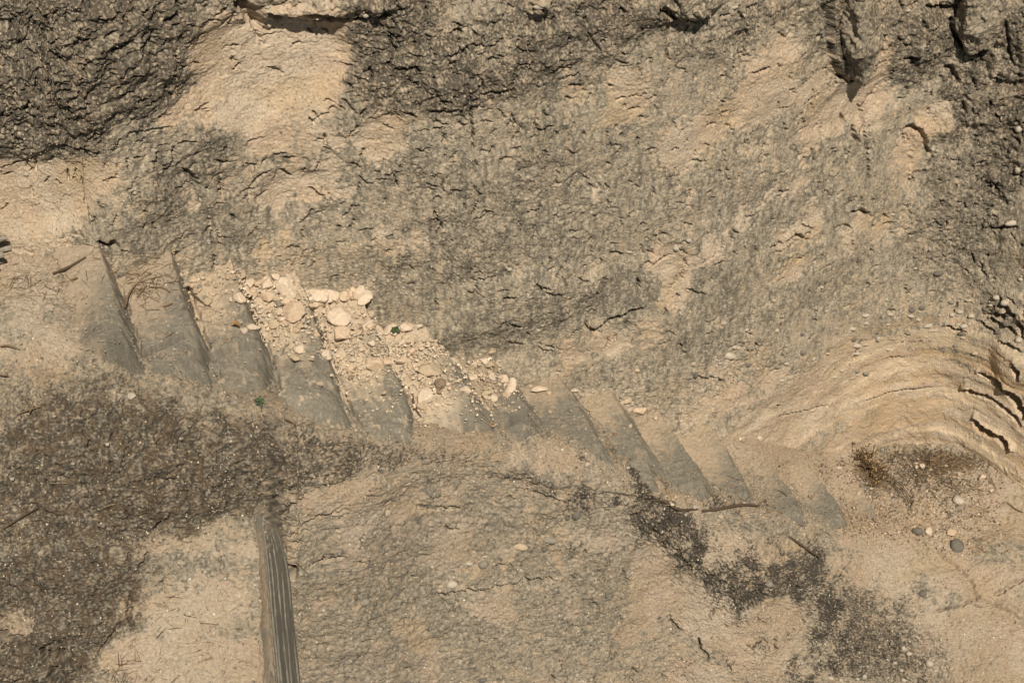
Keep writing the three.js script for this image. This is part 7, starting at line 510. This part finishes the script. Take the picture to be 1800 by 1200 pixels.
function leaf(len, wid, curl) { const s = new THREE.PlaneGeometry(wid, len, 4, 6), P = s.attributes.position; for (let i = 0; i < P.count; i++) { const t = clamp(P.getY(i) / len + 0.5), w = Math.sin(Math.PI * Math.pow(t, 0.75)) * 0.98 + 0.02, x = P.getX(i) * w; P.setXYZ(i, x, t * len * Math.cos(curl * t), t * len * Math.sin(curl * t) + Math.abs(x) * 0.5); } s.computeVertexNormals(); return s; }
const greenA = new THREE.MeshStandardMaterial({ color: new THREE.Color().setRGB(0.05, 0.085, 0.03), roughness: 0.6, side: THREE.DoubleSide }), greenB = new THREE.MeshStandardMaterial({ color: new THREE.Color().setRGB(0.035, 0.062, 0.022), roughness: 0.6, side: THREE.DoubleSide }), dryLeaf = new THREE.MeshStandardMaterial({ color: new THREE.Color().setRGB(0.30, 0.165, 0.06), roughness: 0.8, side: THREE.DoubleSide }), dryDark = new THREE.MeshStandardMaterial({ color: new THREE.Color().setRGB(0.10, 0.06, 0.03), roughness: 0.85, side: THREE.DoubleSide }), strawLeaf = new THREE.MeshStandardMaterial({ color: new THREE.Color().setRGB(0.36, 0.25, 0.11), roughness: 0.85, side: THREE.DoubleSide });
for (const [key, size, label, seed] of [['plant1', 0.032, 'tiny green sprig at the foot of the third step lobe', 71], ['plant2', 0.036, 'tiny green sprig growing in the pale rubble', 72]]) {
  const p = new THREE.Group(), r = rng(seed); add(p, 'green_sprig'); tag(p, label, 'plant'); const [x, y, z] = SPOT[key]; p.position.set(x, topAt(x, z, y), z);
  for (let k = 0; k < 11; k++) { const m = mesh('leaf', leaf(size * (0.6 + 0.5 * r()), size * (0.34 + 0.15 * r()), 0.4 + r()), k % 2 ? greenA : greenB, p); m.rotation.set(0.5 + 0.9 * r(), k * 2.4 + r(), 0, 'YXZ'); m.position.y = 0.006 + 0.014 * r(); }
  mesh('stem', new THREE.CylinderGeometry(0.0015, 0.002, 0.02, 6).translate(0, 0.006, 0), greenB, p);
}
{                                                       // dry shrub against the foot of the right wall
  const p = new THREE.Group(), r = rng(81); add(p, 'dry_shrub'); tag(p, 'dry brown shrub at the foot of the wall beyond the last step', 'shrub');
  const [x, y, z] = SPOT.shrub, [x2, , z2] = SPOT.shrub2; p.position.set(x, topAt(x, z, y), z); const L = [[], []];
  for (let k = 0; k < 70; k++) {
    const t = r(), bx = (x2 - x) * t * 1.35 + (r() - 0.5) * 0.07, bz = (z2 - z) * t * 1.5 + (r() - 0.5) * 0.05, by = topAt(x + bx, z + bz, y) - p.position.y, a = r() * 6.28, len = 0.05 + 0.08 * r(), lean = 0.3 + 0.8 * r();
    const a0 = new THREE.Vector3(bx, by - 0.005, bz), a2 = new THREE.Vector3(bx + Math.cos(a) * len * Math.sin(lean), by + len * Math.cos(lean), bz + Math.sin(a) * len * Math.sin(lean)), a1 = a0.clone().lerp(a2, 0.5).add(new THREE.Vector3((r() - 0.5) * 0.02, 0.01, (r() - 0.5) * 0.02));
    const c = new THREE.CatmullRomCurve3([a0, a1, a2]); mesh('stem', new THREE.TubeGeometry(c, 5, 0.0014 + 0.001 * r(), 4), k % 3 ? woodMat : strawMat, p);
    for (let j = 0; j < 7; j++) { const g = leaf(0.012 + 0.010 * r(), 0.006 + 0.005 * r(), 0.8), q = c.getPoint(0.25 + 0.75 * r()); g.rotateX(r() * 3); g.rotateY(r() * 6.28); g.rotateZ(r() * 3); g.translate(q.x, q.y, q.z); L[r() < 0.55 ? 0 : 1].push(g); }
  }
  mesh('foliage', mergeGeometries(L[0]), dryDark, p); mesh('foliage', mergeGeometries(L[1]), strawLeaf, p);
  for (let k = 0; k < 4; k++) { const pts = [[0.05, 0.1], [0.12, 0.2], [0.2, 0.3], [0.24, 0.42]].map(([a, b], i) => { const X = x + a + 0.012 * k, Z = z + b * 0.9 - 0.01 * k; return new THREE.Vector3(X - x, topAt(X, Z, y) - p.position.y + 0.004 + (i === 1 || i === 2 ? 0.01 : 0), Z - z); }); mesh('stem', new THREE.TubeGeometry(new THREE.CatmullRomCurve3(pts), 14, 0.0022, 5), woodMat, p); }
}
{                                                       // curled dead leaf
  const m = mesh('dead_leaf', (() => { const g = leaf(0.055, 0.03, 1.5); g.rotateX(-0.7); return g; })(), dryLeaf); const [x, y, z] = SPOT.leaf; m.position.set(x - 0.02, topAt(x, z, y) + 0.004, z); m.rotation.y = -1.4; tag(m, 'curled brown dead leaf on the third step', 'leaf');
}
// dry plant litter
const strawGeo = (() => { const c = new THREE.CatmullRomCurve3([new THREE.Vector3(-0.5, 0, 0), new THREE.Vector3(-0.1, 0.03, 0.05), new THREE.Vector3(0.25, 0.02, -0.03), new THREE.Vector3(0.5, 0, 0.02)]); const g = new THREE.TubeGeometry(c, 7, 0.5, 4), P = g.attributes.position, q = new THREE.Vector3(); for (let i = 0; i < P.count; i++) { c.getPointAt(Math.floor(i / 5) / 7, q); P.setXYZ(i, P.getX(i), q.y + (P.getY(i) - q.y) * 0.06, q.z + (P.getZ(i) - q.z) * 0.06); } return g; })();
function litter(name, count, seed, places, label) {
  const r = rng(seed), im = new THREE.InstancedMesh(strawGeo, plain, count), M = new THREE.Matrix4(), q = new THREE.Quaternion(), c = new THREE.Color(), tones = [[0.10, 0.065, 0.035], [0.16, 0.105, 0.055], [0.30, 0.21, 0.12], [0.055, 0.04, 0.025], [0.36, 0.27, 0.16]];
  for (let k = 0; k < count; k++) {
    const [cx, cy, cz, rx, rz] = places[Math.floor(r() * places.length)], g = () => (r() + r() + r() - 1.5) / 1.1, x = cx + g() * rx, z = cz + g() * rz, len = 0.015 + 0.07 * Math.pow(r(), 2.2); let y = topAt(x, z, cy); if (Math.abs(y - cy) > 0.35) y = cy;
    q.setFromEuler(new THREE.Euler((r() - 0.5) * 0.5, r() * 6.28, (r() - 0.5) * 0.45)); M.compose(new THREE.Vector3(x, y + 0.003, z), q, new THREE.Vector3(len, len * 0.5 + 0.012, 0.014 + 0.016 * r())); im.setMatrixAt(k, M); const t = tones[Math.floor(r() * 5)]; im.setColorAt(k, c.setRGB(...t));
  }
  add(im, name); im.userData.kind = 'stuff'; im.userData.label = label;
}
litter('landing_litter', 420, 91, [[...SPOT.litter1, 0.3, 0.14], [...SPOT.litter1, 0.14, 0.22], [...SPOT.litter2, 0.24, 0.16], [-2.12, 1.2, 0.42, 0.12, 0.10]], 'dry twigs and needles at the back of the top steps');
litter('hollow_litter', 1700, 92, [[...SPOT.litter3, 0.40, 0.26], [SPOT.litter3[0] + 0.1, SPOT.litter3[1], SPOT.litter3[2] - 0.12, 0.22, 0.08], [SPOT.shrub2[0], SPOT.shrub2[1], SPOT.shrub2[2], 0.12, 0.12]], 'brown dry plant litter on the hollow floor');
litter('slope_litter', 260, 93, [[...SPOT.litter4, 0.10, 0.07], [-1.8, 0.6, 1.5, 0.5, 0.5], [-1.5, 0.2, 2.0, 0.25, 0.3], [1.2, -1.0, 0.3, 0.5, 0.2]], 'sparse straws and moss scraps on the foreground slope');

renderer.render(scene, camera);
